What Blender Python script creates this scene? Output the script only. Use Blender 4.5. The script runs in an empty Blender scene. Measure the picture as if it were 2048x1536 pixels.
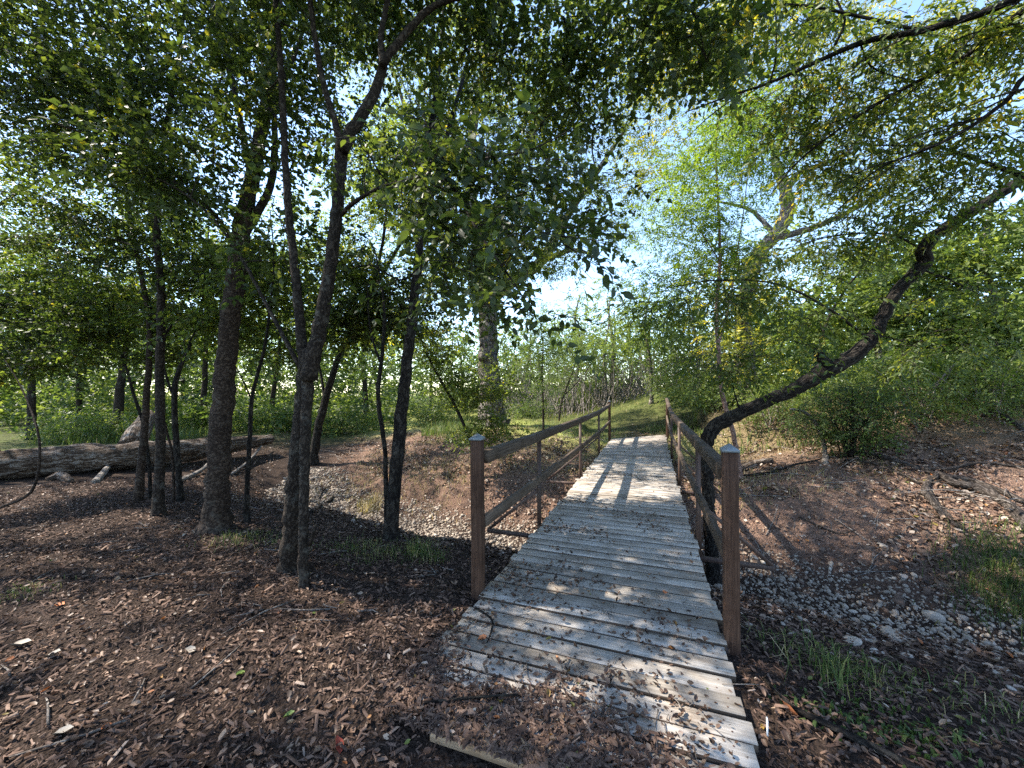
import bpy, math, random
import numpy as np
from mathutils import Vector, Matrix

# ------------------------------------------------------------------ camera, sky, sun, exposure
sc = bpy.context.scene
col = sc.collection
R = math.radians
EYE = 1.5                       # eye height above the bridge deck (deck top is z = 0)
FPX = 769.0                     # focal length in photo pixels (2048 wide)
PITCH = R(1.27)
cam = bpy.data.cameras.new('camera'); cam.sensor_width = 36; cam.lens = 36*FPX/2048
cam.clip_start = .05; cam.clip_end = 2000
camo = bpy.data.objects.new('camera', cam); col.objects.link(camo)
camo.location = (0, 0, EYE); camo.rotation_euler = (R(90)+PITCH, 0, 0)
sc.camera = camo

SUN_EL, SUN_AZ = R(50), R(-80)   # azimuth from +Y towards +X : the sun stands to the left
sdir = Vector((math.sin(SUN_AZ)*math.cos(SUN_EL), math.cos(SUN_AZ)*math.cos(SUN_EL), math.sin(SUN_EL)))
wd = bpy.data.worlds.new('World'); sc.world = wd; wd.use_nodes = True
wn = wd.node_tree; bg = wn.nodes['Background']
sky = wn.nodes.new('ShaderNodeTexSky'); sky.sky_type = 'NISHITA'; sky.sun_disc = False
sky.sun_elevation = SUN_EL; sky.sun_rotation = SUN_AZ
sky.air_density = 1.0; sky.dust_density = .25; sky.ozone_density = 1.8
wn.links.new(sky.outputs[0], bg.inputs[0]); bg.inputs[1].default_value = .15
sun = bpy.data.lights.new('sun', 'SUN'); sun.energy = 4.2; sun.angle = R(.55); sun.color = (1, .93, .82)
suno = bpy.data.objects.new('sun', sun); col.objects.link(suno)
suno.rotation_euler = sdir.to_track_quat('Z', 'Y').to_euler()
sc.view_settings.view_transform = 'Standard'; sc.view_settings.look = 'None'
sc.view_settings.exposure = 1.95; sc.view_settings.gamma = 1; sc.view_settings.use_curve_mapping = False
cy = sc.cycles
cy.max_bounces = 5; cy.diffuse_bounces = 3; cy.glossy_bounces = 2; cy.transmission_bounces = 4
cy.transparent_max_bounces = 4; cy.use_denoising = False; cy.caustics_reflective = False; cy.caustics_refractive = False

rng = np.random.default_rng(7)

# ------------------------------------------------------------------ helpers: noise, terrain, pixel rays
def hash2(i, j, s):
    n = (i.astype(np.int64)*374761393 + j.astype(np.int64)*668265263 + s*1442695041) & 0xffffffff
    n = ((n ^ (n >> 13))*1274126177) & 0xffffffff
    return ((n ^ (n >> 16)) & 0xffff)/65535.0
def noise2(x, y, s=0):
    x = np.asarray(x, float); y = np.asarray(y, float)
    i = np.floor(x).astype(np.int64); j = np.floor(y).astype(np.int64)
    fx = x-i; fy = y-j; fx = fx*fx*(3-2*fx); fy = fy*fy*(3-2*fy)
    a = hash2(i, j, s); b = hash2(i+1, j, s); c = hash2(i, j+1, s); d = hash2(i+1, j+1, s)
    return (a*(1-fx)+b*fx)*(1-fy)+(c*(1-fx)+d*fx)*fy-.5
def fbm(x, y, s=0, o=4):
    v = 0; a = 1
    for k in range(o):
        v = v+a*noise2(np.asarray(x)*2**k, np.asarray(y)*2**k, s+k); a *= .5
    return v
def sstep(a, b, x):
    t = np.clip((np.asarray(x, float)-a)/(b-a), 0, 1); return t*t*(3-2*t)

CREEK = np.array([(40, -16), (20, -6), (12, -1.2), (7.5, 2.0), (4.7, 3.5), (2.8, 4.6), (-.8, 6.4), (-2.1, 7.1), (-3.9, 8.0),
                  (-5.3, 9.4), (-6.1, 11.8), (-6.8, 16), (-8, 26)], float)
def creek_d(x, y):
    x = np.asarray(x, float); y = np.asarray(y, float)
    best = np.full(x.shape, 1e9); sg = np.ones(x.shape)
    for a, b in zip(CREEK[:-1], CREEK[1:]):
        d = b-a; L2 = d@d
        t = np.clip(((x-a[0])*d[0]+(y-a[1])*d[1])/L2, 0, 1)
        vx = x-(a[0]+t*d[0]); vy = y-(a[1]+t*d[1])
        dd = np.hypot(vx, vy); cr = d[0]*(y-a[1])-d[1]*(x-a[0])
        m = dd < best; best = np.where(m, dd, best); sg = np.where(m, np.where(cr < 0, 1, -1), sg)
    return best*sg
BD = np.array((math.sin(R(19.9)), math.cos(R(19.9)))); BP = np.array((BD[1], -BD[0]))   # along and across the bridge
def to_st(x, y): return x*BD[0]+y*BD[1], x*BP[0]+y*BP[1]
def ground_z(x, y):
    x = np.asarray(x, float); y = np.asarray(y, float)
    d = creek_d(x, y)+.22*fbm(x*.9, y*.9, 3, 3)
    prof = np.interp(d, [-9, -3.1, -2.3, -1.55, -1.15, -.75, -.5, 0, .5, .95, 1.4, 2.0, 2.8, 4, 6, 12, 30, 80],
                     [-.05, -.05, -.10, -.24, -.52, -.90, -1.04, -1.08, -1.03, -.84, -.56, -.22, .02, .10, .16, .3, .75, 2.0])
    fade = 1-sstep(6.8, 11, y)*.72*sstep(-2.2, -5.6, x)-sstep(10, 17, y)*.15
    prof = np.where(prof < 0, prof*fade, prof)
    hill = 1.35*sstep(2.8, 10, x)*sstep(1.6, 7.5, d)
    n = .05*fbm(x*.5, y*.5, 11, 3)*sstep(2.5, 6, np.hypot(x, y))+(.09*fbm(x*1.7, y*1.7, 21, 3)+0.045*noise2(x*4.2, y*4.2, 27)+.025*noise2(x*8, y*8, 28))*sstep(.3, 1.5, d)*sstep(0, 1, 9-d)
    z = prof+hill+n
    s, t = to_st(x, y)
    capz = -.16+.5*sstep(1.3, 4.2, np.abs(t+.4))+2.5*sstep(10.5, 12.5, s)+2*sstep(4, 7, np.abs(t+.4)); z = np.where((s > 5), np.minimum(z, capz), z)
    bank = (np.abs(t+.4) < 2)*sstep(11.0, 12.9, s)*(1-sstep(14, 18, s))                # path meets the deck end
    z = z*(1-bank)+bank*(-.04+.02*(s-12)+.10*np.clip(t+1.25, -.3, 2))
    z = np.where((s > 2.75) & (s < 12.66) & (t > -1.5) & (t < .75), np.minimum(z, -.11+.22*sstep(9.2, 12.6, s)*np.clip((t+1.25)/1.7, 0, 1)), z)
    mound = .045*sstep(-.55, -1.05, t+.25*(s-1.5))*sstep(2.3, 1.7, s)*sstep(1.35, 1.6, s)
    z = z+mound
    hole = .09*np.exp(-(((s-1.43)/.10)**2+((t+.72)/.26)**2))
    return z-hole
def ray(u, v):
    xx = (u-1024)/FPX; yy = -(v-768)/FPX
    return np.array((xx, math.cos(PITCH)-yy*math.sin(PITCH), math.sin(PITCH)+yy*math.cos(PITCH)))
def at(u, v, Y):
    d = ray(u, v); return np.array((0, 0, EYE))+d*(Y/d[1])
def base(u, v, ymax=60):
    d = ray(u, v); Y = np.arange(1.2, ymax, .03); p = d[None]*(Y/d[1])[:, None]
    below = (p[:, 2]+EYE) < ground_z(p[:, 0], p[:, 1])
    k = int(np.argmax(below)) if below.any() else len(Y)-1
    q = p[k]; return np.array((q[0], q[1], float(ground_z(q[0], q[1]))))
def B(s, t, z=0): return np.array((BD[0]*s+BP[0]*t, BD[1]*s+BP[1]*t, z))

# ------------------------------------------------------------------ helpers: objects and meshes
def tag(o, label=None, cat=None, group=None, kind=None):
    if label: o['label'] = label
    if cat: o['category'] = cat
    if group: o['group'] = group
    if kind: o['kind'] = kind
    return o
def empty(name, loc):
    o = bpy.data.objects.new(name, None); o.empty_display_size = .1; o.location = loc; col.objects.link(o); return o
def link(name, me, parent=None, loc=None):
    o = bpy.data.objects.new(name, me); col.objects.link(o)
    if parent is not None:
        o.parent = parent
        if loc is None: o.location = tuple(-np.array(world_loc(parent)))
        else: o.location = loc
    elif loc is not None: o.location = loc
    return o
def world_loc(o):
    v = np.array(o.location)
    while o.parent is not None: o = o.parent; v = v+np.array(o.location)
    return v
def npmesh(name, v, tris, material, tint=None, rest=None, smooth=False, quads=None):
    me = bpy.data.meshes.new(name)
    v = np.ascontiguousarray(v, np.float32)
    me.vertices.add(len(v)); me.vertices.foreach_set('co', v.ravel())
    nt = 0 if tris is None else len(tris); nq = 0 if quads is None else len(quads)
    li = []; 
    if nt: li.append(np.asarray(tris, np.int32).ravel())
    if nq: li.append(np.asarray(quads, np.int32).ravel())
    li = np.concatenate(li)
    me.loops.add(len(li)); me.loops.foreach_set('vertex_index', li)
    me.polygons.add(nt+nq)
    st = np.concatenate([np.arange(nt, dtype=np.int32)*3, nt*3+np.arange(nq, dtype=np.int32)*4])
    me.polygons.foreach_set('loop_start', st)
    if smooth: me.polygons.foreach_set('use_smooth', np.ones(nt+nq, bool))
    if tint is not None:
        a = me.attributes.new('tint', 'FLOAT', 'POINT'); a.data.foreach_set('value', np.ascontiguousarray(tint, np.float32))
    if rest is not None:
        a = me.attributes.new('rest', 'FLOAT_VECTOR', 'POINT'); a.data.foreach_set('vector', np.ascontiguousarray(rest, np.float32).ravel())
    me.update(calc_edges=True)
    if material is not None: me.materials.append(material)
    return me
def catmull(P, step=.12):
    P = np.asarray(P, float)
    if len(P) < 3:
        n = max(2, int(np.linalg.norm(P[1]-P[0])/step)+1); t = np.linspace(0, 1, n)[:, None]
        return P[0]*(1-t)+P[1]*t, np.linspace(0, 1, n)
    Q = np.vstack([2*P[0]-P[1], P, 2*P[-1]-P[-2]]); out = []; par = []
    for k in range(1, len(Q)-2):
        n = max(2, int(np.linalg.norm(Q[k+1]-Q[k])/step)+1)
        t = np.linspace(0, 1, n, endpoint=(k == len(Q)-3))[:, None]
        a, b, c, d = Q[k-1], Q[k], Q[k+1], Q[k+2]
        out.append(.5*((2*b)+(-a+c)*t+(2*a-5*b+4*c-d)*t**2+(-a+3*b-3*c+d)*t**3)); par.append(k-1+t[:, 0])
    return np.vstack(out), np.concatenate(par)/(len(P)-1)
class Tubes:
    def __init__(s): s.v = []; s.q = []; s.t = []; s.r = []; s.n = 0
    def add(s, P, rad, sides=8, rough=0., cap=True, seed=0):
        P = np.asarray(P, float); n = len(P); rad = np.broadcast_to(np.asarray(rad, float), (n,))
        T = np.gradient(P, axis=0); T /= np.linalg.norm(T, axis=1)[:, None]+1e-9
        ref = np.array((1., 0, 0)) if abs(T[0][0]) < .8 else np.array((0, 1., 0))
        U = np.empty((n, 3)); u = ref-T[0]*(ref@T[0]); u /= np.linalg.norm(u); U[0] = u
        for k in range(1, n):
            u = u-T[k]*(u@T[k]); u /= np.linalg.norm(u)+1e-9; U[k] = u
        W = np.cross(T, U)
        L = np.concatenate([[0], np.cumsum(np.linalg.norm(np.diff(P, axis=0), axis=1))])
        a = np.linspace(0, 2*np.pi, sides, endpoint=False)
        rr = np.repeat(rad[:, None], sides, 1)
        if rough:
            ca = np.cos(a)[None]; sa = np.sin(a)[None]
            rr = rr*(1+rough*(1.1*fbm(3+ca*1.5+0*L[:, None], sa*1.5+L[:, None]*2.2, seed, 3)+.9*noise2(ca*4+9, sa*4+L[:, None]*5, seed+9)))
        V = P[:, None]+rr[..., None]*(np.cos(a)[None, :, None]*U[:, None]+np.sin(a)[None, :, None]*W[:, None])
        rest = np.stack([np.broadcast_to(rad.mean()*np.cos(a)[None], (n, sides)), np.broadcast_to(rad.mean()*np.sin(a)[None], (n, sides)),
                         np.repeat(L[:, None], sides, 1)+seed*3.1], -1)
        i = np.arange(n-1)[:, None]*sides; j = np.arange(sides)[None]; j2 = (j+1) % sides
        q = np.stack([i+j, i+j2, i+sides+j2, i+sides+j], -1).reshape(-1, 4)+s.n
        s.v.append(V.reshape(-1, 3)); s.r.append(rest.reshape(-1, 3)); s.q.append(q)
        if cap:
            for ring, fl in ((0, True), (n-1, False)):
                idx = ring*sides+np.arange(sides)+s.n
                tri = np.stack([np.full(sides-2, idx[0]), idx[1:-1], idx[2:]], -1)
                s.t.append(tri[:, ::-1] if fl else tri)
        s.n += n*sides
    def mesh(s, name, m, smooth=True):
        return npmesh(name, np.vstack(s.v), np.vstack(s.t) if s.t else None, m, rest=np.vstack(s.r), smooth=smooth, quads=np.vstack(s.q))

# ------------------------------------------------------------------ materials
def newmat(name):
    m = bpy.data.materials.new(name); m.use_nodes = True; nt = m.node_tree
    for n in list(nt.nodes): nt.nodes.remove(n)
    out = nt.nodes.new('ShaderNodeOutputMaterial')
    return m, nt, out
def nd(nt, typ, ins=None, **kw):
    n = nt.nodes.new(typ)
    for k, v in kw.items(): setattr(n, k, v)
    for k, v in (ins or {}).items():
        s = n.inputs[k]
        if isinstance(v, bpy.types.NodeSocket): nt.links.new(v, s)
        else: s.default_value = v
    return n
def ramp(nt, fac, stops):
    n = nt.nodes.new('ShaderNodeValToRGB'); nt.links.new(fac, n.inputs[0]); e = n.color_ramp.elements
    while len(e) < len(stops): e.new(.5)
    for k, (p, c) in enumerate(stops): e[k].position = p; e[k].color = (*c, 1)
    return n.outputs[0]
def mixc(nt, fac, a, b, mode='MIX'):
    n = nt.nodes.new('ShaderNodeMix'); n.data_type = 'RGBA'; n.blend_type = mode
    for s, v in ((n.inputs[0], fac), (n.inputs[6], a), (n.inputs[7], b)):
        if isinstance(v, bpy.types.NodeSocket): nt.links.new(v, s)
        else: s.default_value = v if not isinstance(v, tuple) or len(v) == 4 else (*v, 1)
    return n.outputs[2]
def scaled(nt, vec, sc_):
    n = nd(nt, 'ShaderNodeVectorMath', {0: vec, 1: sc_}, operation='MULTIPLY'); return n.outputs[0]
def principled(nt, out, color, rough=.85, spec=.2, bump=None, bstr=.5, bdist=.01):
    p = nd(nt, 'ShaderNodeBsdfPrincipled', {'Roughness': rough, 'Specular IOR Level': spec})
    if isinstance(color, bpy.types.NodeSocket): nt.links.new(color, p.inputs['Base Color'])
    else: p.inputs['Base Color'].default_value = (*color, 1)
    if bump is not None:
        b = nd(nt, 'ShaderNodeBump', {'Strength': bstr, 'Distance': bdist, 'Height': bump}); nt.links.new(b.outputs[0], p.inputs['Normal'])
    nt.links.new(p.outputs[0], out.inputs[0]); return p
def leafmat(name, stops, trans, tfac=.42, gloss=.35):
    m, nt, out = newmat(name)
    at_ = nd(nt, 'ShaderNodeAttribute', attribute_name='tint')
    c = ramp(nt, at_.outputs['Fac'], stops)
    p = nd(nt, 'ShaderNodeBsdfPrincipled', {'Base Color': c, 'Roughness': .5, 'Specular IOR Level': gloss})
    tc = mixc(nt, 1.0, c, trans, 'MULTIPLY')
    t = nd(nt, 'ShaderNodeBsdfTranslucent', {'Color': tc})
    mx = nd(nt, 'ShaderNodeMixShader', {0: tfac, 1: p.outputs[0], 2: t.outputs[0]})
    nt.links.new(mx.outputs[0], out.inputs[0]); return m
G = 1.0
LEAF = leafmat('leaf_broad', [(0, (.018, .030, .012)), (.5, (.042, .063, .019)), (.86, (.10, .12, .028)), (1, (.30, .25, .03))], (2.7, 2.6, 1.1))
LEAF_SAP = leafmat('leaf_sapling', [(0, (.028, .048, .014)), (.5, (.075, .105, .026)), (.86, (.15, .17, .035)), (1, (.30, .25, .03))], (2.8, 2.7, 1.1), .48)
LEAF_OAK = leafmat('leaf_oak', [(0, (.045, .072, .016)), (.5, (.115, .145, .03)), (.85, (.21, .215, .04)), (1, (.36, .30, .04))], (2.7, 2.5, 1.1))
LEAF_PECAN = leafmat('leaf_pecan', [(0, (.028, .055, .014)), (.5, (.065, .095, .022)), (.85, (.14, .15, .03)), (1, (.34, .26, .04))], (2.8, 2.5, 1.0))
LEAF_FERN = leafmat('leaf_locust', [(0, (.04, .085, .014)), (.5, (.11, .185, .028)), (1, (.20, .28, .045))], (2.2, 1.9, .7), .48)
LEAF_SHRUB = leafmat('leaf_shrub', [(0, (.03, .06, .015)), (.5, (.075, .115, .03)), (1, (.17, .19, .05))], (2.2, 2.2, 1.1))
LEAF_WOOD = leafmat('leaf_woodland', [(0, (.032, .058, .018)), (.5, (.075, .112, .030)), (1, (.15, .185, .05))], (2.3, 2.2, 1.1))
GRASS_M = leafmat('grass_blade', [(0, (.035, .062, .018)), (.45, (.095, .135, .035)), (.75, (.25, .22, .085)), (1, (.48, .38, .22))], (1.5, 1.5, 1.0), .35, .2)
LITTER = leafmat('dry_leaf', [(0, (.035, .022, .016)), (.3, (.085, .05, .034)), (.55, (.16, .10, .068)), (.78, (.27, .19, .13)), (.9, (.40, .33, .27)), (.95, (.30, .10, .03)), (1, (.10, .14, .03))],
                 (1.0, .9, .8), .12, .25)
for L_ in ():
    pass
def chipmat():
    m, nt, out = newmat('wood_chip')
    a = nd(nt, 'ShaderNodeAttribute', attribute_name='tint')
    c = ramp(nt, a.outputs['Fac'], [(0, (.018, .012, .010)), (.35, (.068, .042, .031)), (.65, (.14, .090, .066)), (.88, (.21, .142, .104)), (1, (.33, .25, .195))])
    g = nd(nt, 'ShaderNodeTexCoord')
    n = nd(nt, 'ShaderNodeTexNoise', {'Vector': g.outputs['Object'], 'Scale': 160., 'Detail': 3.})
    c = mixc(nt, .6, c, ramp(nt, n.outputs[0], [(.3, (.55, .55, .55)), (.7, (1.35, 1.35, 1.35))]), 'MULTIPLY')
    principled(nt, out, c, .85, .15); return m
CHIP = chipmat()
def barkmat(name, dark, mid, light, furrow=26., stretch=.28, lichen=.3, lichc=(.30, .31, .28), bdist=.02, hor=False):
    m, nt, out = newmat(name)
    a = nd(nt, 'ShaderNodeAttribute', attribute_name='rest')
    v = scaled(nt, a.outputs['Vector'], (1, 1, stretch if not hor else .8))
    w1 = nd(nt, 'ShaderNodeTexNoise', {'Vector': a.outputs['Vector'], 'Scale': 7., 'Detail': 3.})
    v = nd(nt, 'ShaderNodeVectorMath', {0: v, 1: scaled(nt, w1.outputs['Color'], (.10, .10, .04))}, operation='ADD').outputs[0]
    n1 = nd(nt, 'ShaderNodeTexNoise', {'Vector': v, 'Scale': furrow, 'Detail': 3., 'Roughness': .55})
    rd = nd(nt, 'ShaderNodeMath', {0: n1.outputs[0], 1: .5}, operation='SUBTRACT'); rd = nd(nt, 'ShaderNodeMath', {0: rd.outputs[0]}, operation='ABSOLUTE')
    rd = nd(nt, 'ShaderNodeMapRange', {0: rd.outputs[0], 1: 0., 2: .13, 3: 0., 4: 1.})
    n2 = nd(nt, 'ShaderNodeTexNoise', {'Vector': a.outputs['Vector'], 'Scale': furrow*2.2, 'Detail': 8., 'Roughness': .75})
    f2 = nd(nt, 'ShaderNodeMapRange', {0: n2.outputs[0], 1: .3, 2: .7, 3: .25, 4: 1.})
    h = nd(nt, 'ShaderNodeMath', {0: rd.outputs[0], 1: f2.outputs[0]}, operation='MULTIPLY')
    c = ramp(nt, h.outputs[0], [(.05, dark), (.35, mid), (.75, light)])
    big = nd(nt, 'ShaderNodeTexNoise', {'Vector': a.outputs['Vector'], 'Scale': 9., 'Detail': 5., 'Roughness': .7})
    lm = nd(nt, 'ShaderNodeMapRange', {0: big.outputs[0], 1: .56, 2: .68, 3: 0., 4: lichen})
    c = mixc(nt, lm.outputs[0], c, lichc)
    big2 = nd(nt, 'ShaderNodeTexNoise', {'Vector': a.outputs['Vector'], 'Scale': 2.3, 'Detail': 4.})
    c = mixc(nt, .5, c, ramp(nt, big2.outputs[0], [(.3, (.6, .6, .6)), (.7, (1.4, 1.35, 1.3))]), 'MULTIPLY')
    principled(nt, out, c, .9, .12, h.outputs[0], .9, bdist); return m
BARK = barkmat('bark_grey_brown', (.012, .009, .0075), (.036, .028, .022), (.075, .060, .048), 42., .45, .5, (.14, .135, .115), .012)
BARK_RED = barkmat('bark_brown_banded', (.014, .0095, .007), (.044, .031, .024), (.08, .060, .045), 36., .6, .35, (.13, .12, .10), .008, True)
BARK_DARK = barkmat('bark_dark_furrowed', (.008, .0065, .006), (.030, .025, .021), (.075, .066, .056), 34., .16, .15, (.16, .17, .13), .028)
BARK_OAK = barkmat('bark_oak_pale', (.04, .034, .03), (.15, .13, .115), (.30, .27, .235), 17., .16, .35, (.36, .35, .32), .04)
BARK_PINK = barkmat('bark_reddish', (.09, .055, .045), (.22, .14, .115), (.34, .24, .20), 40., .4, .2, (.3, .28, .25), .006)
BARK_TWIG = barkmat('bark_twig', (.015, .012, .010), (.04, .033, .027), (.075, .062, .05), 60., .4, .1, (.2, .19, .16), .003)
BARK_GREY = barkmat('bark_dead_grey', (.07, .06, .052), (.19, .165, .145), (.34, .31, .28), 40., .2, .2, (.4, .38, .35), .01)
BARK_LOG = barkmat('bark_log', (.03, .02, .014), (.13, .095, .07), (.30, .265, .235), 19., .12, .35, (.34, .32, .30), .04)
BARK_ROOT = barkmat('bark_root', (.014, .011, .009), (.05, .04, .034), (.13, .11, .095), 40., .15, .25, (.24, .22, .2), .012)

def groundmat():
    m, nt, out = newmat('soil')
    g = nd(nt, 'ShaderNodeNewGeometry'); P = g.outputs['Position']
    n1 = nd(nt, 'ShaderNodeTexNoise', {'Vector': P, 'Scale': 1.3, 'Detail': 6., 'Roughness': .6})
    n2 = nd(nt, 'ShaderNodeTexNoise', {'Vector': P, 'Scale': 38., 'Detail': 6., 'Roughness': .75})
    n3 = nd(nt, 'ShaderNodeTexVoronoi', {'Vector': P, 'Scale': 60.})
    c = ramp(nt, n2.outputs[0], [(.25, (.012, .0085, .007)), (.5, (.042, .030, .024)), (.75, (.11, .083, .068))])
    c = mixc(nt, .55, c, ramp(nt, n1.outputs[0], [(.35, (.55, .5, .48)), (.65, (1.35, 1.25, 1.15))]), 'MULTIPLY')
    sep = nd(nt, 'ShaderNodeAttribute', attribute_name='tint')      # 0 soil .. 1 meadow turf
    gr = ramp(nt, n2.outputs[0], [(.3, (.05, .075, .02)), (.6, (.14, .16, .045)), (.8, (.24, .22, .09))])
    gm = nd(nt, 'ShaderNodeMath', {0: sep.outputs['Fac'], 1: nd(nt, 'ShaderNodeMapRange', {0: n1.outputs[0], 1: .35, 2: .6, 3: .55, 4: 1.}).outputs[0]}, operation='MULTIPLY')
    c = mixc(nt, gm.outputs[0], c, gr)
    red = nd(nt, 'ShaderNodeAttribute', attribute_name='red')
    c = mixc(nt, nd(nt, 'ShaderNodeMath', {0: red.outputs['Fac'], 1: .85}, operation='MULTIPLY').outputs[0], c, mixc(nt, .7, c, (6.0, 5.4, 5.0, 1), 'MULTIPLY'))
    h = nd(nt, 'ShaderNodeMath', {0: n2.outputs[0], 1: n3.outputs['Distance']}, operation='ADD')
    principled(nt, out, c, .95, .08, h.outputs[0], .9, .03); return m
SOIL = groundmat()
def stonemat():
    m, nt, out = newmat('limestone')
    a = nd(nt, 'ShaderNodeAttribute', attribute_name='tint'); oi = nd(nt, 'ShaderNodeObjectInfo')
    g = nd(nt, 'ShaderNodeNewGeometry')
    f = nd(nt, 'ShaderNodeMath', {0: a.outputs['Fac'], 1: nd(nt, 'ShaderNodeMath', {0: oi.outputs['Random'], 1: .35}, operation='MULTIPLY').outputs[0]}, operation='ADD')
    c = ramp(nt, f.outputs[0], [(0, (.11, .086, .066)), (.4, (.25, .205, .162)), (.75, (.36, .308, .252)), (1, (.48, .43, .365))])
    n = nd(nt, 'ShaderNodeTexNoise', {'Vector': g.outputs['Position'], 'Scale': 70., 'Detail': 5., 'Roughness': .7})
    c = mixc(nt, .6, c, ramp(nt, n.outputs[0], [(.3, (.6, .57, .54)), (.65, (1.2, 1.2, 1.2))]), 'MULTIPLY')
    principled(nt, out, c, .85, .2, n.outputs[0], .4, .006); return m
STONE = stonemat()
def woodmat(name, stops, stain, axis, grain=1., rough=.8, spec=.2, bstr=.5):
    m, nt, out = newmat(name)
    tc = nd(nt, 'ShaderNodeTexCoord'); oi = nd(nt, 'ShaderNodeObjectInfo')
    off = nd(nt, 'ShaderNodeCombineXYZ', {0: nd(nt, 'ShaderNodeMath', {0: oi.outputs['Random'], 1: 37.}, operation='MULTIPLY').outputs[0],
                                        1: nd(nt, 'ShaderNodeMath', {0: oi.outputs['Random'], 1: 91.}, operation='MULTIPLY').outputs[0]})
    p = nd(nt, 'ShaderNodeVectorMath', {0: tc.outputs['Object'], 1: off.outputs[0]}, operation='ADD').outputs[0]
    s = [1, 1, 1]; s[axis] = .035
    pg = scaled(nt, p, tuple(s))
    n1 = nd(nt, 'ShaderNodeTexNoise', {'Vector': pg, 'Scale': 95.*grain, 'Detail': 6., 'Roughness': .7, 'Distortion': .4})
    n2 = nd(nt, 'ShaderNodeTexNoise', {'Vector': p, 'Scale': 7., 'Detail': 6., 'Roughness': .65})
    n3 = nd(nt, 'ShaderNodeTexNoise', {'Vector': pg, 'Scale': 22., 'Detail': 3.})
    c = ramp(nt, n1.outputs[0], stops)
    c = mixc(nt, .75, c, ramp(nt, n3.outputs[0], [(.3, (.72, .70, .68)), (.7, (1.15, 1.15, 1.15))]), 'MULTIPLY')
    st = nd(nt, 'ShaderNodeMapRange', {0: n2.outputs[0], 1: .46, 2: .70, 3: 0., 4: .85})
    c = mixc(nt, st.outputs[0], c, mixc(nt, 1., c, stain, 'MULTIPLY'))
    c = mixc(nt, 1., c, ramp(nt, oi.outputs['Random'], [(0, (.66, .64, .61)), (.3, (.95, .94, .92)), (.6, (1, 1, 1)), (1, (1.16, 1.15, 1.14))]), 'MULTIPLY')
    principled(nt, out, c, rough, spec, n1.outputs[0], bstr, .004); return m
PLANK = woodmat('weathered_plank', [(.25, (.10, .09, .08)), (.42, (.30, .268, .232)), (.7, (.48, .44, .395))], (.50, .42, .34), 0)
POSTW = woodmat('stained_post_wood', [(.25, (.022, .012, .0075)), (.5, (.066, .034, .021)), (.75, (.13, .075, .048))], (.55, .5, .45), 2, .8)
RAILW = woodmat('rail_wood', [(.25, (.032, .022, .016)), (.5, (.085, .062, .045)), (.75, (.165, .13, .10))], (.6, .52, .44), 0, .8)
STEEL = woodmat('rusty_steel', [(.25, (.035, .024, .02)), (.5, (.075, .045, .034)), (.75, (.13, .075, .05))], (.7, .6, .55), 2, .5, .6, .4, .3)
def plain(name, c, rough=.5, spec=.4, metal=0.):
    m, nt, out = newmat(name); g = nd(nt, 'ShaderNodeNewGeometry')
    n = nd(nt, 'ShaderNodeTexNoise', {'Vector': g.outputs['Position'], 'Scale': 60., 'Detail': 4.})
    cc = mixc(nt, .5, (*c, 1), ramp(nt, n.outputs[0], [(.3, (.75, .75, .75)), (.7, (1.15, 1.15, 1.15))]), 'MULTIPLY')
    p = principled(nt, out, cc, rough, spec); p.inputs['Metallic'].default_value = metal; return m
CAPM = plain('post_cap_metal', (.16, .18, .19), .5, .5, .3)
TAGM = plain('white_tag', (.75, .77, .8), .4)
TIMBER = woodmat('fresh_timber', [(.25, (.14, .09, .055)), (.5, (.30, .21, .135)), (.75, (.42, .31, .21))], (.7, .6, .5), 0)
ENDM = plain('rotten_heartwood', (.20, .115, .06), .9, .1)

# ------------------------------------------------------------------ terrain
def make_ground():
    n = 280; w = np.linspace(-1, 1, n)
    gx = .5+1.9*np.sinh(w*5.2); gy = 5.5+2.0*np.sinh(w*5.2)
    X, Y = np.meshgrid(gx, gy, indexing='ij'); Z = ground_z(X, Y)
    v = np.stack([X, Y, Z], -1).reshape(-1, 3)
    i = np.arange(n-1)[:, None]*n; j = np.arange(n-1)[None]
    q = np.stack([i+j, i+n+j, i+n+j+1, i+j+1], -1).reshape(-1, 4)
    d = creek_d(X, Y); s, t = to_st(X, Y)
    turf = sstep(3.0, 7, d+1.2*fbm(X*.5, Y*.5, 5, 3))*(1-.8*sstep(3, 6, X)*(1-sstep(9, 13, d)))
    turf = turf*(1-.7*np.exp(-((t+.5)/.5)**2)*sstep(20, 14, s))
    turf = np.maximum(turf, sstep(11, 16, np.hypot(X, Y-2))*.8)
    red = sstep(.4, 1.5, d)*sstep(9, 5, d)
    me = npmesh('ground', v, None, SOIL, tint=turf.ravel(), smooth=True, quads=q)
    a = me.attributes.new('red', 'FLOAT', 'POINT'); a.data.foreach_set('value', red.ravel().astype(np.float32))
    o = link('ground', me); tag(o, kind='structure'); return o
make_ground()

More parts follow.
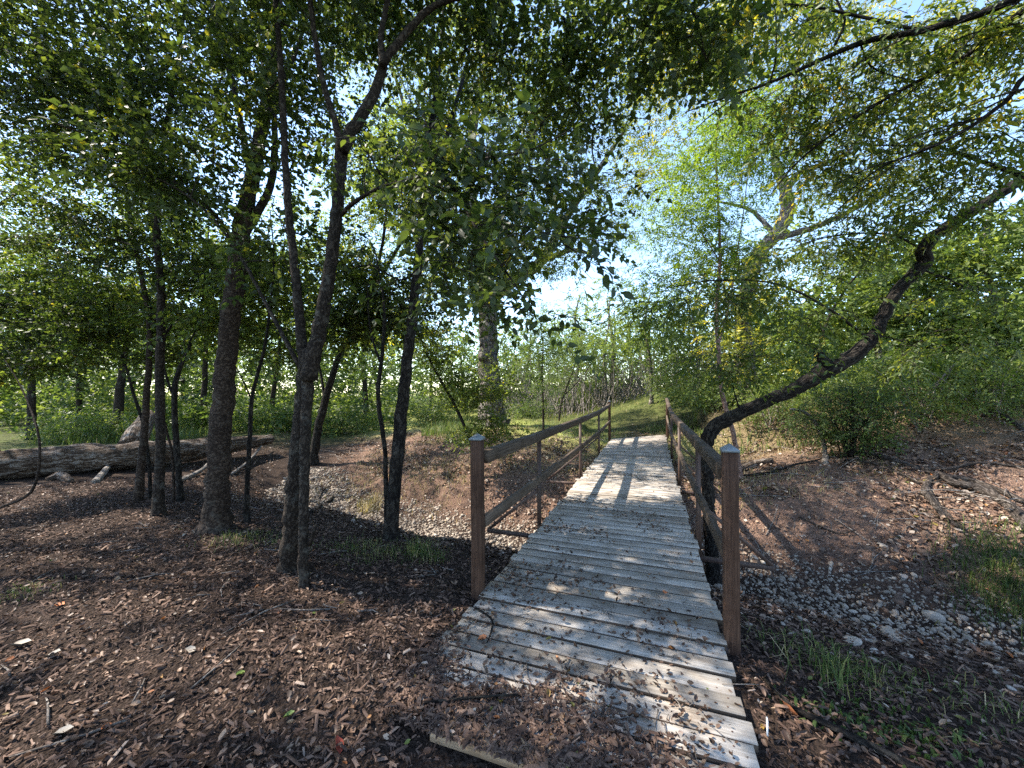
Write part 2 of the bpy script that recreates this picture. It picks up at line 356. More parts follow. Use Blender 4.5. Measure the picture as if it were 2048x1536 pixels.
# ------------------------------------------------------------------ footbridge
def deck_z(s, t):
    f = sstep(9.2, 12.6, s); return f*(.02+.20*np.clip((t+1.25)/1.7, 0, 1))-.012*np.sin(np.clip((s-2.5)/7.5, 0, 1)*np.pi)
BROT = -R(19.9)
def bridge_obj(name, me, parent, s, t, z, ry=0., rx=0., rz=0.):
    o = bpy.data.objects.new(name, me); col.objects.link(o); o.parent = parent
    o.location = tuple(B(s, t, z)-np.array(parent.location)); o.rotation_euler = (rx, ry, BROT+rz); return o
def box_mesh(name, lx, ly, lz, m, bev=.004, seg=1, wob=0., r=None):
    """long box along local X (length lx), centred; bevelled long edges"""
    import bmesh
    b = min(bev, ly*.3, lz*.3)
    prof = [(-ly/2+b, -lz/2), (ly/2-b, -lz/2), (ly/2, -lz/2+b), (ly/2, lz/2-b), (ly/2-b, lz/2), (-ly/2+b, lz/2), (-ly/2, lz/2-b), (-ly/2, -lz/2+b)]
    vs = []; k = len(prof)
    for i in range(seg+1):
        x = -lx/2+lx*i/seg; dy = (r.normal()*wob if r is not None else 0); dz = (r.normal()*wob*.6 if r is not None else 0)
        for (y, z) in prof: vs.append((x, y+dy+(r.normal()*wob*.35 if r is not None else 0), z+dz))
    q = [(i*k+j, i*k+(j+1) % k, (i+1)*k+(j+1) % k, (i+1)*k+j) for i in range(seg) for j in range(k)]
    tr = [(0, j+1, j) for j in range(1, k-1)]+[(seg*k, seg*k+j, seg*k+j+1) for j in range(1, k-1)]
    return npmesh(name, np.array(vs), tr, m, quads=q)
bridge = empty('footbridge', tuple(B(1.5, -.4, -.2)))
tag(bridge, 'wooden footbridge with grey plank deck and brown railings over the dry creek', 'footbridge')
br = np.random.default_rng(11)
plank_meshes = [box_mesh('plank', 1.0, .1225, .038, PLANK, .0035, 6, .0010, br) for _ in range(10)]
for me_ in plank_meshes:          # only the upper faces are weathered grey; sawn edges brown, which also paints in gap shade
    me_.materials.append(RAILW)
    for p_ in me_.polygons:
        if p_.normal.z < .45: p_.material_index = 1
s = 1.505+.065; k = 0
while s < 12.62:
    wid = br.uniform(.93, 1.05)
    tl = -1.205+br.normal()*.014; tr_ = .405+br.normal()*.011
    if k == 0: tl = -.93; first = True
    tc, ln = (tl+tr_)/2, tr_-tl
    zl, zr = deck_z(s, tl), deck_z(s, tr_)
    o = bridge_obj('plank', plank_meshes[br.integers(10)], bridge, s, tc, (zl+zr)/2-.019+br.normal()*.0012, ry=-math.atan2(zr-zl, ln), rz=br.normal()*.0035)
    o.scale = (ln, wid, 1)
    if k == 0:
        o.data = box_mesh('plank', 1.0, .1225, .048, TIMBER, .006, 6, .0012, br); o['label'] = 'brown first plank half buried in mulch'
    s += .1225*wid+br.uniform(.013, .024); k += 1
# post positions along the bridge
PS = [2.7, 4.4, 7.2, 9.9, 12.55]
post_me = box_mesh('post', 1.0, .098, .098, POSTW, .006, 6, .0015, br)
def up_box(name, me, s, t, z0, z1, parent=bridge, lean=0.):
    o = bridge_obj(name, me, parent, s, t, (z0+z1)/2, ry=R(-90)); o.scale = (z1-z0, 1, 1); o.rotation_euler[0] = lean; return o
def upm(name, w, d_, h, m, bev=.006, wob=.0012):
    me = box_mesh(name, h, w, d_, m, bev, 8, wob, br)
    co = np.empty(len(me.vertices)*3, np.float32); me.vertices.foreach_get('co', co); co = co.reshape(-1, 3)
    co = np.stack([co[:, 1], co[:, 2], co[:, 0]], -1); me.vertices.foreach_set('co', np.ascontiguousarray(co).ravel()); me.update(); return me
def cap_mesh():
    w = .048; v = [(-w, -w, 0), (w, -w, 0), (w, w, 0), (-w, w, 0), (-w, -w, .016), (w, -w, .016), (w, w, .016), (-w, w, .016), (0, 0, .052)]
    return npmesh('post_cap', np.array(v), [(4, 5, 8), (5, 6, 8), (6, 7, 8), (7, 4, 8)], CAPM, quads=[(0, 1, 5, 4), (1, 2, 6, 5), (2, 3, 7, 6), (3, 0, 4, 7), (3, 2, 1, 0)])
cap_me = cap_mesh()
tall_me = upm('post', .084, .084, 1.75, POSTW); end_me = upm('post', .08, .08, 1.45, POSTW)
def angle_mesh(h):            # steel angle, two thin flanges
    a = .05; th = .007
    pr = [(0, 0), (a, 0), (a, th), (th, th), (th, a), (0, a)]
    v = [(x-.02, y-.02, z) for z in (0, h) for x, y in pr]; k = 6
    q = [(i, (i+1) % k, k+(i+1) % k, k+i) for i in range(k)]+[(0, 3, 2, 1), (0, 5, 4, 3), (6, 7, 8, 9), (6, 9, 10, 11)]
    return npmesh('rail_stanchion', np.array(v), None, STEEL, quads=q)
stan_me = angle_mesh(1.42)
def bar(name, p0, p1, w, h, m, parent=bridge, up=(0, 0, 1), wob=0., seg=1):
    p0 = np.array(p0); p1 = np.array(p1); L = np.linalg.norm(p1-p0)
    me = box_mesh(name, L, w, h, m, .005, seg, wob, br if wob else None)
    o = bpy.data.objects.new(name, me); col.objects.link(o); o.parent = parent
    x = Vector((p1-p0)/L); y = Vector(up).cross(x).normalized(); z = x.cross(y)
    M = Matrix((x, y, z)).transposed().to_4x4(); o.rotation_euler = M.to_euler(); o.location = tuple((p0+p1)/2-np.array(parent.location)); return o
for side, tt, tdeck in ((-1, -1.252, -1.205), (1, .452, .405)):
    tops = []
    for i, ps in enumerate(PS):
        dz = float(deck_z(ps, tdeck))
        if i in (0, 4):
            me = tall_me if i == 0 else end_me
            zt = (1.135 if i == 0 else 1.20+dz*.4)
            o = bridge_obj('post', me, bridge, ps, tt, zt-(.875 if i == 0 else .725), rx=br.normal()*.006)
            if side == -1 and i == 0: o.rotation_euler[1] = -.012
            c = bpy.data.objects.new('post_cap', cap_me); col.objects.link(c); c.parent = o; c.location = (0, 0, .875 if i == 0 else .725)
            if i == 4: c.scale = (.92, .92, .8)
        else:
            o = bridge_obj('rail_stanchion', stan_me, bridge, ps, tt, dz-.40, rz=(0 if side < 0 else R(90)))
            # outrigger: horizontal steel bar under the deck and a diagonal up to the stanchion
            bar('outrigger', B(ps, tt-side*.25, -.20), B(ps, tt+side*.66, -.20), .045, .045, STEEL)
            bar('brace', B(ps, tt+side*.64, -.18), B(ps, tt+side*.02, dz+.36), .035, .035, STEEL)
    hz = [1.0, 1.0, 1.0, 1.0, 1.08]; lz = [.50, .50, .50, .50, .56]
    for i in range(4):
        a, b = PS[i], PS[i+1]; za, zb = float(deck_z(a, tdeck)), float(deck_z(b, tdeck))
        ea = .052 if i == 0 else -.0; eb = .047 if i == 3 else .0
        ti = tt-side*.018
        bar('handrail', B(a+ea, ti, hz[i]+za), B(b-eb-.003, ti, hz[i+1]+zb), .075, .095, RAILW, wob=.0025, seg=8)
        bar('lower_rail', B(a+ea, ti-side*.004, lz[i]+za), B(b-eb-.003, ti-side*.004, lz[i+1]+zb), .04, .09, RAILW, wob=.0025, seg=8)
for tg in (-1.12, .31):
    bar('girder', B(1.7, tg, -.165), B(12.4, tg, -.12), .09, .24, STEEL)
def screw_heads():
    r = np.random.default_rng(12); V = []; T = []; k = 0; an = np.linspace(0, 6.28, 6, endpoint=False)
    for o in [q for q in bridge.children if q.name.startswith('plank')]:
        w = np.array(o.location)+np.array(bridge.location); s_, t_ = to_st(w[0], w[1])
        for tt in (-1.11, -.40, .32):
            for ds in (-.03, .03):
                c = B(s_+ds+r.normal(0, .005), tt+r.normal(0, .01), 0); c[2] = w[2]+(float(deck_z(s_, tt))-float(deck_z(s_, t_)))+.0206
                V += [tuple(c+np.array((.005*math.cos(a), .005*math.sin(a), 0))) for a in an]; T += [(k, k+i, k+i+1) for i in range(1, 5)]; k += 6
    tag(link('screw_heads', npmesh('screw_heads', np.array(V), T, STEEL), bridge), kind='stuff')
screw_heads()
# joist blocks seen at the near end
bar('sleeper', B(1.62, -.80, -.085), B(1.62, .36, -.085), .09, .09, RAILW)

# ------------------------------------------------------------------ leaf sprays and tree builder
def leaf_geo(detail):
    if detail:   # 8 verts, midrib fold, pointed tip
        v = np.array([(0, 0, 0), (.24, .34, .05), (.58, .36, .06), (1, 0, -.10), (.58, -.36, .06), (.24, -.34, .05), (.30, 0, 0), (.62, 0, -.02)])
        t = np.array([(0, 6, 1), (1, 6, 7), (1, 7, 2), (2, 7, 3), (0, 5, 6), (5, 7, 6), (5, 4, 7), (4, 3, 7)])
    else:
        v = np.array([(0, 0, 0), (.42, .5, .10), (1, 0, -.06), (.42, -.5, .10)]); t = np.array([(0, 2, 1), (0, 3, 2)])
    return v, t
def make_spray(r, n, L, leaf, wid, style='alt', detail=False, droop=.25):
    lv, lt = leaf_geo(detail); V = []; T = []; tn = []; k = 0
    for i in range(n):
        f = (i+.6)/n
        if style == 'pair': f = (i//2+.8)/((n+1)//2)
        p = np.array((L*f, 0, -droop*L*f*f))+r.normal(0, .012, 3)
        sgn = 1 if i % 2 else -1
        ang = sgn*(r.uniform(.6, 1.25) if f < .93 else r.uniform(-.3, .3))
        pit = r.normal(-.25, .35) if style != 'pair' else r.normal(-.35, .25)
        sz = leaf*r.uniform(.65, 1.15)*(1.05-.25*abs(f-.55)*2)
        rol = r.normal(0, .5)
        cy_, sy = math.cos(ang), math.sin(ang); x = np.array((cy_*math.cos(pit), sy*math.cos(pit), math.sin(pit)))
        y = np.cross((0, 0, 1), x); y /= np.linalg.norm(y); z = np.cross(x, y)
        y2 = y*math.cos(rol)+z*math.sin(rol); z2 = np.cross(x, y2)
        q = lv*np.array((sz, sz*wid, sz)); V.append(p+q[:, :1]*x+q[:, 1:2]*y2+q[:, 2:]*z2); T.append(lt+k); k += len(lv)
        tn.append(np.full(len(lv), r.normal(0, .16)))
    tw = np.array([(-.06, 0, 0), (L*.5, 0, -droop*L*.25), (L, 0, -droop*L)])
    return np.vstack(V), np.vstack(T), np.concatenate(tn), tw
SPR = {}
def spray_set(key, num, n, L, leaf, wid, style='alt', detail=False, droop=.25, seed=1):
    r = np.random.default_rng(seed); SPR[key] = [make_spray(r, n, L, leaf, wid, style, detail, droop) for _ in range(num)]
spray_set('broad', 6, 12, .32, .074, .60, seed=2)
spray_set('big', 6, 11, .34, .078, .66, 'alt', True, .3, seed=3)
spray_set('mid', 6, 12, .34, .072, .68, 'alt', False, .3, seed=31)
spray_set('oak', 6, 16, .42, .095, .55, seed=4)
spray_set('pecan', 6, 12, .34, .088, .42, 'pair', True, .45, seed=5)
spray_set('pecanf', 6, 14, .38, .095, .34, 'pair', False, .4, seed=51)
spray_set('fern', 5, 20, .36, .066, .36, 'pair', False, .3, seed=6)
spray_set('shrub', 5, 14, .26, .042, .55, seed=7)
spray_set('far', 5, 16, .75, .17, .6, seed=8)
def place_sprays(key, pos, dirs, scale, r, tint0, up_j=.35):
    """pos Nx3, dirs Nx3 unit; returns merged verts, tris, tint"""
    Vs, Ts, Ns = [], [], []; off = 0; which = r.integers(len(SPR[key]), size=len(pos))
    for w in range(len(SPR[key])):
        m = which == w
        if not m.any(): continue
        v, t, tn, tw = SPR[key][w]; x = dirs[m]; N = len(x)
        up = np.array((0, 0, 1.))+r.normal(0, up_j, (N, 3)); y = np.cross(up, x); y /= np.linalg.norm(y, axis=1)[:, None]+1e-9; z = np.cross(x, y)
        sc_ = scale[m][:, None, None]
        V = pos[m][:, None]+sc_*(v[None, :, :1]*x[:, None]+v[None, :, 1:2]*y[:, None]+v[None, :, 2:]*z[:, None])
        Vs.append(V.reshape(-1, 3)); Ts.append((t[None]+(np.arange(N)*len(v))[:, None, None]).reshape(-1, 3)+off)
        Ns.append((tn[None]+tint0[m][:, None]+r.normal(0, .05, (N, 1))).ravel()); off += N*len(v)
    return np.vstack(Vs), np.vstack(Ts), np.clip(np.concatenate(Ns), 0, 1)
NLEAF = [0]
SD = np.array(sdir)
GAPS = []           # openings cut in the leaves to throw sun patches: (point on the ground, radius); the sun comes through along its own direction
def thin(pos):
    keep = np.ones(len(pos), bool)
    for c, rr in GAPS:
        v = pos-c; al = v@SD; dd = np.linalg.norm(v-al[:, None]*SD, axis=1); keep &= ~((dd < rr) & (al > 1.2))
    return keep
gr_ = np.random.default_rng(17)
for u, v, rr in [(165, 1225, .20), (255, 1215, .16), (530, 1340, .20), (215, 1325, .14), (390, 1300, .14), (640, 1290, .12), (740, 1385, .14), (610, 1165, .16), (250, 1035, .34), (120, 1065, .26), (190, 1045, .26), (60, 1120, .22), (330, 1210, .12),
                 (690, 1180, .10), (1120, 1195, .10), (1215, 1185, .14), (1420, 1395, .10), (1590, 1430, .14), (1150, 1060, .10), (40, 1480, .14), (20, 1010, .4), (150, 985, .4), (950, 1050, .12), (860, 1250, .10)]:
    rr += (.10 if 880 < u < 1500 else .12)
    GAPS.append((base(u, v) if u < 880 or u > 1500 else np.array((0, 0, EYE))+ray(u, v)*(-EYE/ray(u, v)[2]), rr))
for u, v, Y, rr in [(900, 330, 2.5, .28), (1010, 420, 2.35, .22), (1080, 600, 2.2, .15), (820, 450, 2.6, .2)]: GAPS.append((at(u, v, Y), rr))
def tree(name, label, cat, limbs, blobs, spray='broad', leafm=None, bark=None, twigm=None, seed=0, group=None, bough_r=.014, per=8, spread=.26,
         tint=.42, scale=1., sides=10, rough=.10, twigs=True, hang=0., step=.12, tipr=.25, trunk_name='trunk', yellow=.012, slim=.82):
    """limbs: list of (Nx3 control points, radii list); blobs: list of (centre, (rx,ry,rz), clusters)"""
    r = np.random.default_rng(seed+100)
    tb = Tubes(); nodes = []; nrad = []
    for li, (P, rad) in enumerate(limbs):
        pts, par = catmull(P, step); rad = np.interp(par, np.linspace(0, 1, len(rad)), rad)*slim
        if li == 0 and trunk_name == 'trunk' and rad[0] > .03: rad = rad*(1+.38*np.exp(-np.clip(pts[:, 2]-pts[0, 2]-.08, 0, 9)/.10))
        if len(pts) > 4: pts[1:-1] += r.normal(0, .10, (len(pts)-2, 3))*rad[1:-1, None]*.8
        tb.add(pts, rad, sides if rad.max() > .03 else 6, rough, seed=seed+li)
        nodes.append(pts); nrad.append(rad)
    root = empty(name, tuple(limbs[0][0][0])); tag(root, label, cat, group)
    link(trunk_name, tb.mesh(trunk_name, bark or BARK), root)
    if not blobs: return root
    nodes = np.vstack(nodes); nrad = np.concatenate(nrad)
    top = nodes[len(nodes)//12:]; trad = nrad[len(nodes)//12:]
    tw = Tubes(); C = []
    for c, rr, n in blobs:
        u = r.normal(0, 1, (n, 3)); u /= np.linalg.norm(u, axis=1)[:, None]; u *= (r.uniform(.15, 1, (n, 1)))**.45
        C.append(np.asarray(c)+u*np.asarray(rr))
    C = np.vstack(C)
    C = C[C[:, 2] > ground_z(C[:, 0], C[:, 1])+.25]
    d0 = np.array([np.min(np.linalg.norm(top-c, axis=1)) for c in C]); C = C[np.argsort(d0)]
    NN = np.empty((len(top)+len(C)*6, 3)); NN[:len(top)] = top; RR = np.empty(len(NN)); RR[:len(top)] = trad; m = len(top)
    for c in C:
        dv = NN[:m]-c; dist = np.sqrt((dv*dv).sum(1))+.45*np.maximum(dv[:, 2], 0)
        j = int(np.argmin(dist)); p0 = NN[j]; L = np.linalg.norm(c-p0)
        if L < .12: continue
        mid = (p0+c)/2+np.array((0, 0, .16*L*(1-hang*1.5)))+r.normal(0, .09*L, 3)
        t = np.linspace(0, 1, 6)[:, None]; pts = (1-t)**2*p0+2*t*(1-t)*mid+t*t*c; pts[1:5] += r.normal(0, .022*L, (4, 3))
        r0 = min(RR[j]*.7, .005+bough_r*min(L, 2.2)); r1 = max(.0025, r0*tipr)
        rad = np.linspace(r0, r1, 6); tw.add(pts, rad, 5 if r0 > .008 else 4, cap=False)
        NN[m:m+5] = pts[1:]; RR[m:m+5] = rad[1:]; m += 5
    # sprays round every cluster
    n = len(C)*per; idx = np.repeat(np.arange(len(C)), per)
    d = r.normal(0, 1, (n, 3)); d[:, 2] = d[:, 2]*.40-hang-.12; d /= np.linalg.norm(d, axis=1)[:, None]
    pos = C[idx]+d*r.uniform(0, spread, (n, 1))
    ctint = r.normal(tint, .10, len(C))[idx]+(r.random(n) < yellow)*.4
    scl = scale*r.uniform(.75, 1.25, n)
    kp = thin(pos); pos, d, scl, ctint, idx = pos[kp], d[kp], scl[kp], ctint[kp], idx[kp]; n = len(pos)
    V, T, tn = place_sprays(spray, pos, d, scl, r, ctint)
    NLEAF[0] += len(T)
    if twigs:
        for q in range(n):
            e = pos[q]+d[q]*.3*scl[q]; tw.add(np.array([C[idx[q]]*.5+pos[q]*.5, e+np.array((0, 0, -.03))]), (.0034, .0012), 3, cap=False)
    if tw.n: tag(link('branches', tw.mesh('branches', twigm or BARK_TWIG), root), kind='stuff')
    tag(link('crown', npmesh('crown', V, T, leafm or LEAF, tint=tn), root), kind='stuff')
    return root
def path(pts, Y):
    out = []
    for p in pts: out.append(at(p[0], p[1], Y+(p[2] if len(p) > 2 else 0)))
    return np.array(out)
def from_base(u, v, pts, ymax=60):
    b = base(u, v, ymax); P = path(pts, b[1]); return np.vstack([b-np.array((0, 0, .12)), P]), b
def rpx(px, Y): return [p*Y/FPX/2 for p in px]

# ------------------------------------------------------------------ trees on the near bank
def bl(u, v, Y, rx, ry, rz, n): return (at(u, v, Y), (rx, ry, rz), n)
# the forked tree nearest the camera
b1, b2 = base(609, 1172), base(583, 1133); Y1 = b1[1]
t1 = [
    (np.vstack([b2-np.array((0, 0, .1)), path([(585, 1060, .12), (590, 960, .06), (602, 850, .02), (614, 745), (622, 700)], Y1+.05)]), [.135, .105, .092, .088, .088, .085]),
    (np.vstack([b1-np.array((0, 0, .1)), path([(607, 1080, -.02), (608, 980, -.02), (612, 860, -.02), (617, 740)], Y1)]), [.062, .05, .05, .055, .06]),
    (path([(618, 760), (632, 690), (650, 600), (664, 510), (674, 430), (680, 340), (684, 285)], Y1-.03), [.09, .08, .072, .066, .064, .066, .074]),
    (path([(684, 300), (705, 258), (735, 215), (757, 165), (766, 120)], Y1-.1), [.066, .06, .056, .052, .05]),
    (path([(764, 130), (800, 80), (845, 30), (885, 5), (990, -20), (1120, -35), (1260, -20), (1380, 20), (1410, 110)], Y1-.15), [.042, .04, .034, .028, .02, .016, .012, .009, .005]),
    (path([(766, 130), (762, 70), (775, 0), (790, -120), (800, -300)], Y1-.15), [.04, .034, .03, .024, .015]),
    (path([(682, 290), (668, 240), (648, 170), (632, 90), (620, 0), (600, -160)], Y1), [.045, .036, .033, .031, .028, .016]),
    (path([(612, 740, .04), (603, 680, .04), (592, 560, .06), (579, 440, .08), (571, 330, .1), (566, 220, .12), (560, 110, .15), (548, -40, .2), (530, -250, .3)], Y1), [.07, .056, .048, .043, .038, .036, .032, .027, .014]),
    (path([(600, 735, .05), (560, 660, .1), (520, 585, .2), (488, 525, .3), (440, 455, .4), (380, 395, .5), (300, 350, .6), (180, 300, .7), (60, 280, .8)], Y1), [.03, .024, .021, .018, .016, .014, .012, .009, .005]),
    (path([(672, 440), (715, 400, -.15), (770, 372, -.3), (850, 352, -.45), (900, 368, -.6), (940, 435, -.72), (985, 505, -.8), (1030, 570, -.86), (1075, 640, -.9)], Y1), [.028, .022, .02, .018, .015, .012, .010, .008, .004]),
    (path([(868, 352, -.5), (900, 330, -.6), (980, 315, -.75), (1060, 300, -.8), (1160, 250, -.8)], Y1), [.014, .012, .009, .007, .004]),
    (path([(860, 350, -.5), (862, 300, -.6), (850, 240, -.6), (830, 200, -.55)], Y1), [.012, .01, .007, .004]),
    (path([(620, 1090, -.05), (632, 1050, -.1)], Y1), [.022, .016]),
]
f1 = [bl(960, 330, 2.4, .55, .30, .20, 20), bl(1000, 450, 2.3, .40, .25, .18, 12), bl(850, 420, 2.6, .36, .3, .22, 14), bl(1080, 600, 2.2, .12, .12, .10, 3),
      bl(990, 590, 2.35, .24, .2, .08, 3), bl(880, 540, 2.6, .4, .3, .14, 5), bl(760, 330, 2.8, .35, .3, .2, 7), bl(880, 250, 2.5, .35, .3, .22, 8)]
T1 = tree('forked_tree', 'dark tree with two stems fused at the base, nearest the camera and forking high', 'tree', t1, f1, 'big', LEAF, BARK, seed=1, slim=.72,
          per=4, spread=.2, tint=.40, sides=18, rough=.07, step=.06, hang=.35, bough_r=.008)
# its upper crown is out of reach: smaller looking leaves
def add_foliage(root, nodes, blobs, spray, leafm, seed, per=6, spread=.34, tint=.42, scale=1., hang=.1, twigm=None, bough_r=.012, yellow=.03, name='crown'):
    r = np.random.default_rng(seed+500); tw = Tubes(); C = []
    for c, rr, n in blobs:
        u = r.normal(0, 1, (n, 3)); u /= np.linalg.norm(u, axis=1)[:, None]; u *= r.uniform(.15, 1, (n, 1))**.45; C.append(np.asarray(c)+u*np.asarray(rr))
    C = np.vstack(C); d0 = np.array([np.min(np.linalg.norm(nodes-c, axis=1)) for c in C]); C = C[np.argsort(d0)]
    NN = np.empty((len(nodes)+len(C)*5, 3)); NN[:len(nodes)] = nodes; m = len(nodes)
    for c in C:
        j = int(np.argmin(np.linalg.norm(NN[:m]-c, axis=1))); p0 = NN[j]; L = np.linalg.norm(c-p0)
        if L < .1: continue
        mid = (p0+c)/2+np.array((0, 0, .1*L))+r.normal(0, .09*L, 3); t = np.linspace(0, 1, 6)[:, None]
        pts = (1-t)**2*p0+2*t*(1-t)*mid+t*t*c; r0 = .004+bough_r*min(L, 2); tw.add(pts, np.linspace(r0, .003, 6), 4, cap=False); NN[m:m+5] = pts[1:]; m += 5
    n = len(C)*per; idx = np.repeat(np.arange(len(C)), per); d = r.normal(0, 1, (n, 3)); d[:, 2] = d[:, 2]*.55-hang; d /= np.linalg.norm(d, axis=1)[:, None]
    pos = C[idx]+d*r.uniform(0, spread, (n, 1)); ct = r.normal(tint, .1, len(C))[idx]+(r.random(n) < yellow)*.4
    kp = thin(pos); pos, d, ct = pos[kp], d[kp], ct[kp]; n = len(pos)
    V, T, tn = place_sprays(spray, pos, d, scale*r.uniform(.75, 1.25, n), r, ct); NLEAF[0] += len(T)
    tag(link('branches', tw.mesh('branches', twigm or BARK_TWIG), root), kind='stuff'); tag(link(name, npmesh(name, V, T, leafm, tint=tn), root), kind='stuff')
n1 = np.vstack([catmull(P, .2)[0] for P, _ in t1[3:9]])
add_foliage(T1, n1, [bl(600, 60, 3.6, .8, .8, .7, 36), bl(760, -100, 3.4, .9, .9, .6, 46), bl(950, 40, 3.6, .9, .7, .5, 40), bl(1120, 120, 3.9, .7, .6, .5, 30), bl(1240, 90, 3.6, .3, .5, .35, 16),
                     bl(1090, 250, 4.1, .6, .6, .5, 20), bl(480, 250, 3.7, .6, .5, .6, 40), bl(300, 330, 3.8, .6, .4, .35, 34), bl(560, 480, 3.6, .4, .4, .4, 20),
                     bl(350, -200, 3.2, 1.2, 1.2, .6, 60), bl(900, -300, 2.6, 1.6, 1.0, .5, 60), bl(1180, 420, 4.2, .25, .4, .25, 9), bl(1410, 60, 3.0, .22, .25, .22, 22), bl(1300, 20, 3.1, .3, .3, .2, 16)], 'mid', LEAF, 1, tint=.45)
# big single leaves on the hanging spray, each one its own piece
lv, lt = leaf_geo(True); lv = lv*np.array((1, 1, 2.2)); leaf_me = npmesh('leaf', lv*np.array((.085, .085*.66, .085)), lt, LEAF, tint=np.full(8, .5))
leaf_me2 = npmesh('leaf', lv*np.array((.08, .085*.58, .10)), lt, LEAF, tint=np.full(8, .33)); leaf_me3 = npmesh('leaf', lv*np.array((.09, .055, .14)), lt, LEAF, tint=np.full(8, .62))
lr = np.random.default_rng(5); hp, _ = catmull(t1[9][0], .03); hp2, _ = catmull(t1[10][0], .03); hp = np.vstack([hp[len(hp)//3:], hp2[len(hp2)//4:]])
for k in range(170):
    q = hp[lr.integers(len(hp))]+lr.normal(0, .085, 3)*np.array((1, .9, .75))+np.array((0, 0, -.05))
    o = bpy.data.objects.new('leaf', (leaf_me, leaf_me2, leaf_me3)[lr.integers(3)]); col.objects.link(o); o.parent = T1
    o.location = tuple(q-np.array(T1.location)); sc_ = lr.uniform(.5, 1.05); o.scale = (sc_, sc_, sc_)
    o.rotation_euler = (lr.normal(0, .7), lr.normal(.55, .5), lr.uniform(0, 6.28))

# large straight trunk
P, b = from_base(428, 1062, [(433, 1010), (440, 900), (449, 780), (457, 680), (472, 540), (486, 450), (512, 320, .1), (536, 190, .2), (553, 60, .3), (562, -140, .5), (560, -350, .6)]); Yb = b[1]
limbs = [(P, [.21, .165, .150, .140, .134, .124, .118, .10, .085, .066, .045, .02]),
         (path([(488, 470, .02), (520, 415, .05), (541, 370, .1), (550, 300, .2), (552, 200, .4), (600, 80, .6), (640, -60, .8)], Yb), [.07, .06, .055, .048, .04, .03, .016]),
         (path([(505, 360, .05), (486, 270, .1), (468, 180, .15), (445, 90, .2), (425, 0, .3), (390, -150, .5)], Yb), [.06, .048, .044, .04, .034, .018]),
         (path([(480, 500), (420, 420, -.1), (300, 330, -.2), (200, 280, -.3), (90, 240, -.5)], Yb), [.035, .028, .022, .016, .007])]
tree('straight_tree', 'thickest straight brown trunk of the grove left of the creek', 'tree', limbs,
     [bl(520, 120, 5.2, .9, .9, .8, 36), bl(400, 40, 5.2, 1.1, 1.0, .8, 54), bl(150, 230, 4.6, 1.0, .7, .6, 46), bl(330, 230, 4.8, .7, .7, .6, 32), bl(620, 0, 5.8, 1.0, .9, .8, 60), bl(450, -300, 4.8, 2.4, 1.6, 1.0, 110)],
     'broad', LEAF, BARK_RED, seed=2, slim=.74, sides=18, rough=.09, tint=.40, step=.08)
# slim tree
P, b = from_base(317, 1032, [(318, 960), (321, 880), (319, 760), (322, 640), (321, 560), (315, 480), (317, 400), (332, 260, .1), (356, 120, .2), (370, 0, .3), (380, -160, .4)]); Yb = b[1]
limbs = [(P, [.085, .068, .064, .062, .058, .054, .05, .047, .042, .034, .026, .02, .012]), (path([(318, 700), (340, 655, .1), (385, 620, .3), (420, 610, .5)], Yb), [.02, .016, .012, .006]),
         (path([(316, 430), (260, 330, .1), (150, 270, .2), (30, 200, .3)], Yb), [.035, .026, .02, .01]), (path([(322, 560), (280, 500, .2), (200, 470, .4)], Yb), [.018, .014, .008])]
tree('slim_tree', 'slim pale grey trunk standing in front of the fallen log', 'tree', limbs,
     [bl(250, 120, 5.4, 1.3, 1.0, .9, 60), bl(60, 150, 5.0, 1.2, .8, .8, 56), bl(400, 560, 5.5, .7, .7, .5, 24), bl(180, 470, 5.6, 1.0, .6, .5, 36), bl(330, 380, 5.4, .6, .5, .5, 30), bl(150, -250, 4.6, 2.4, 1.4, 1.0, 100)],
     'broad', LEAF, BARK, seed=3, sides=12, tint=.42)
P, b = from_base(275, 1003, [(282, 930), (288, 870), (293, 790), (299, 700), (296, 620, .05), (280, 540, .1), (262, 440, .2), (240, 320, .3), (200, 160, .4)]); Yb = b[1]
tree('leaning_sapling_tree', 'dark brown trunk leaning right beside the slim grey trunk', 'tree', [(P, [.07, .058, .054, .05, .048, .044, .038, .032, .024, .012]), (path([(298, 660), (330, 600, .1), (360, 520, .3)], Yb), [.022, .016, .008])],
     [bl(180, 380, 6.4, 1.4, 1.0, .8, 56), bl(60, 560, 6.2, 1.0, .7, .7, 50), bl(250, 590, 6.4, .9, .6, .45, 30), bl(90, 60, 6, 1.5, 1.0, .8, 44)], 'broad', LEAF_SAP, BARK_RED, seed=4, tint=.42)
P, b = from_base(300, 997, [(299, 940), (294, 890), (286, 845), (268, 790), (252, 735), (235, 680, .1), (225, 600, .2)])
tree('thin_dark_sapling', 'thin black curved stem between the brown trunk and the slim grey trunk', 'tree', [(P, [.034, .03, .028, .027, .025, .022, .018, .01])], [bl(220, 640, 6.6, .8, .6, .4, 40)], 'broad', LEAF_SAP, BARK_DARK, seed=5, tint=.45)
P, b = from_base(362, 1004, [(357, 940), (352, 880), (349, 810), (353, 755), (376, 700, .1), (398, 640, .2), (410, 560, .3), (420, 420, .5)]); Yb = b[1]
tree('forked_sapling', 'dark sapling forking low, second of the thin pair right of the slim trunk', 'tree', [(P, [.055, .048, .046, .044, .04, .03, .024, .018, .008]), (path([(351, 800), (335, 760, .05), (320, 700, .1), (300, 600, .2)], Yb), [.028, .022, .016, .008])],
     [bl(420, 520, 6.3, .9, .7, .6, 40), bl(370, 640, 6.3, .7, .6, .3, 26), bl(560, 600, 6.8, .8, .7, .5, 26)], 'broad', LEAF_SAP, BARK_DARK, seed=6, tint=.42)
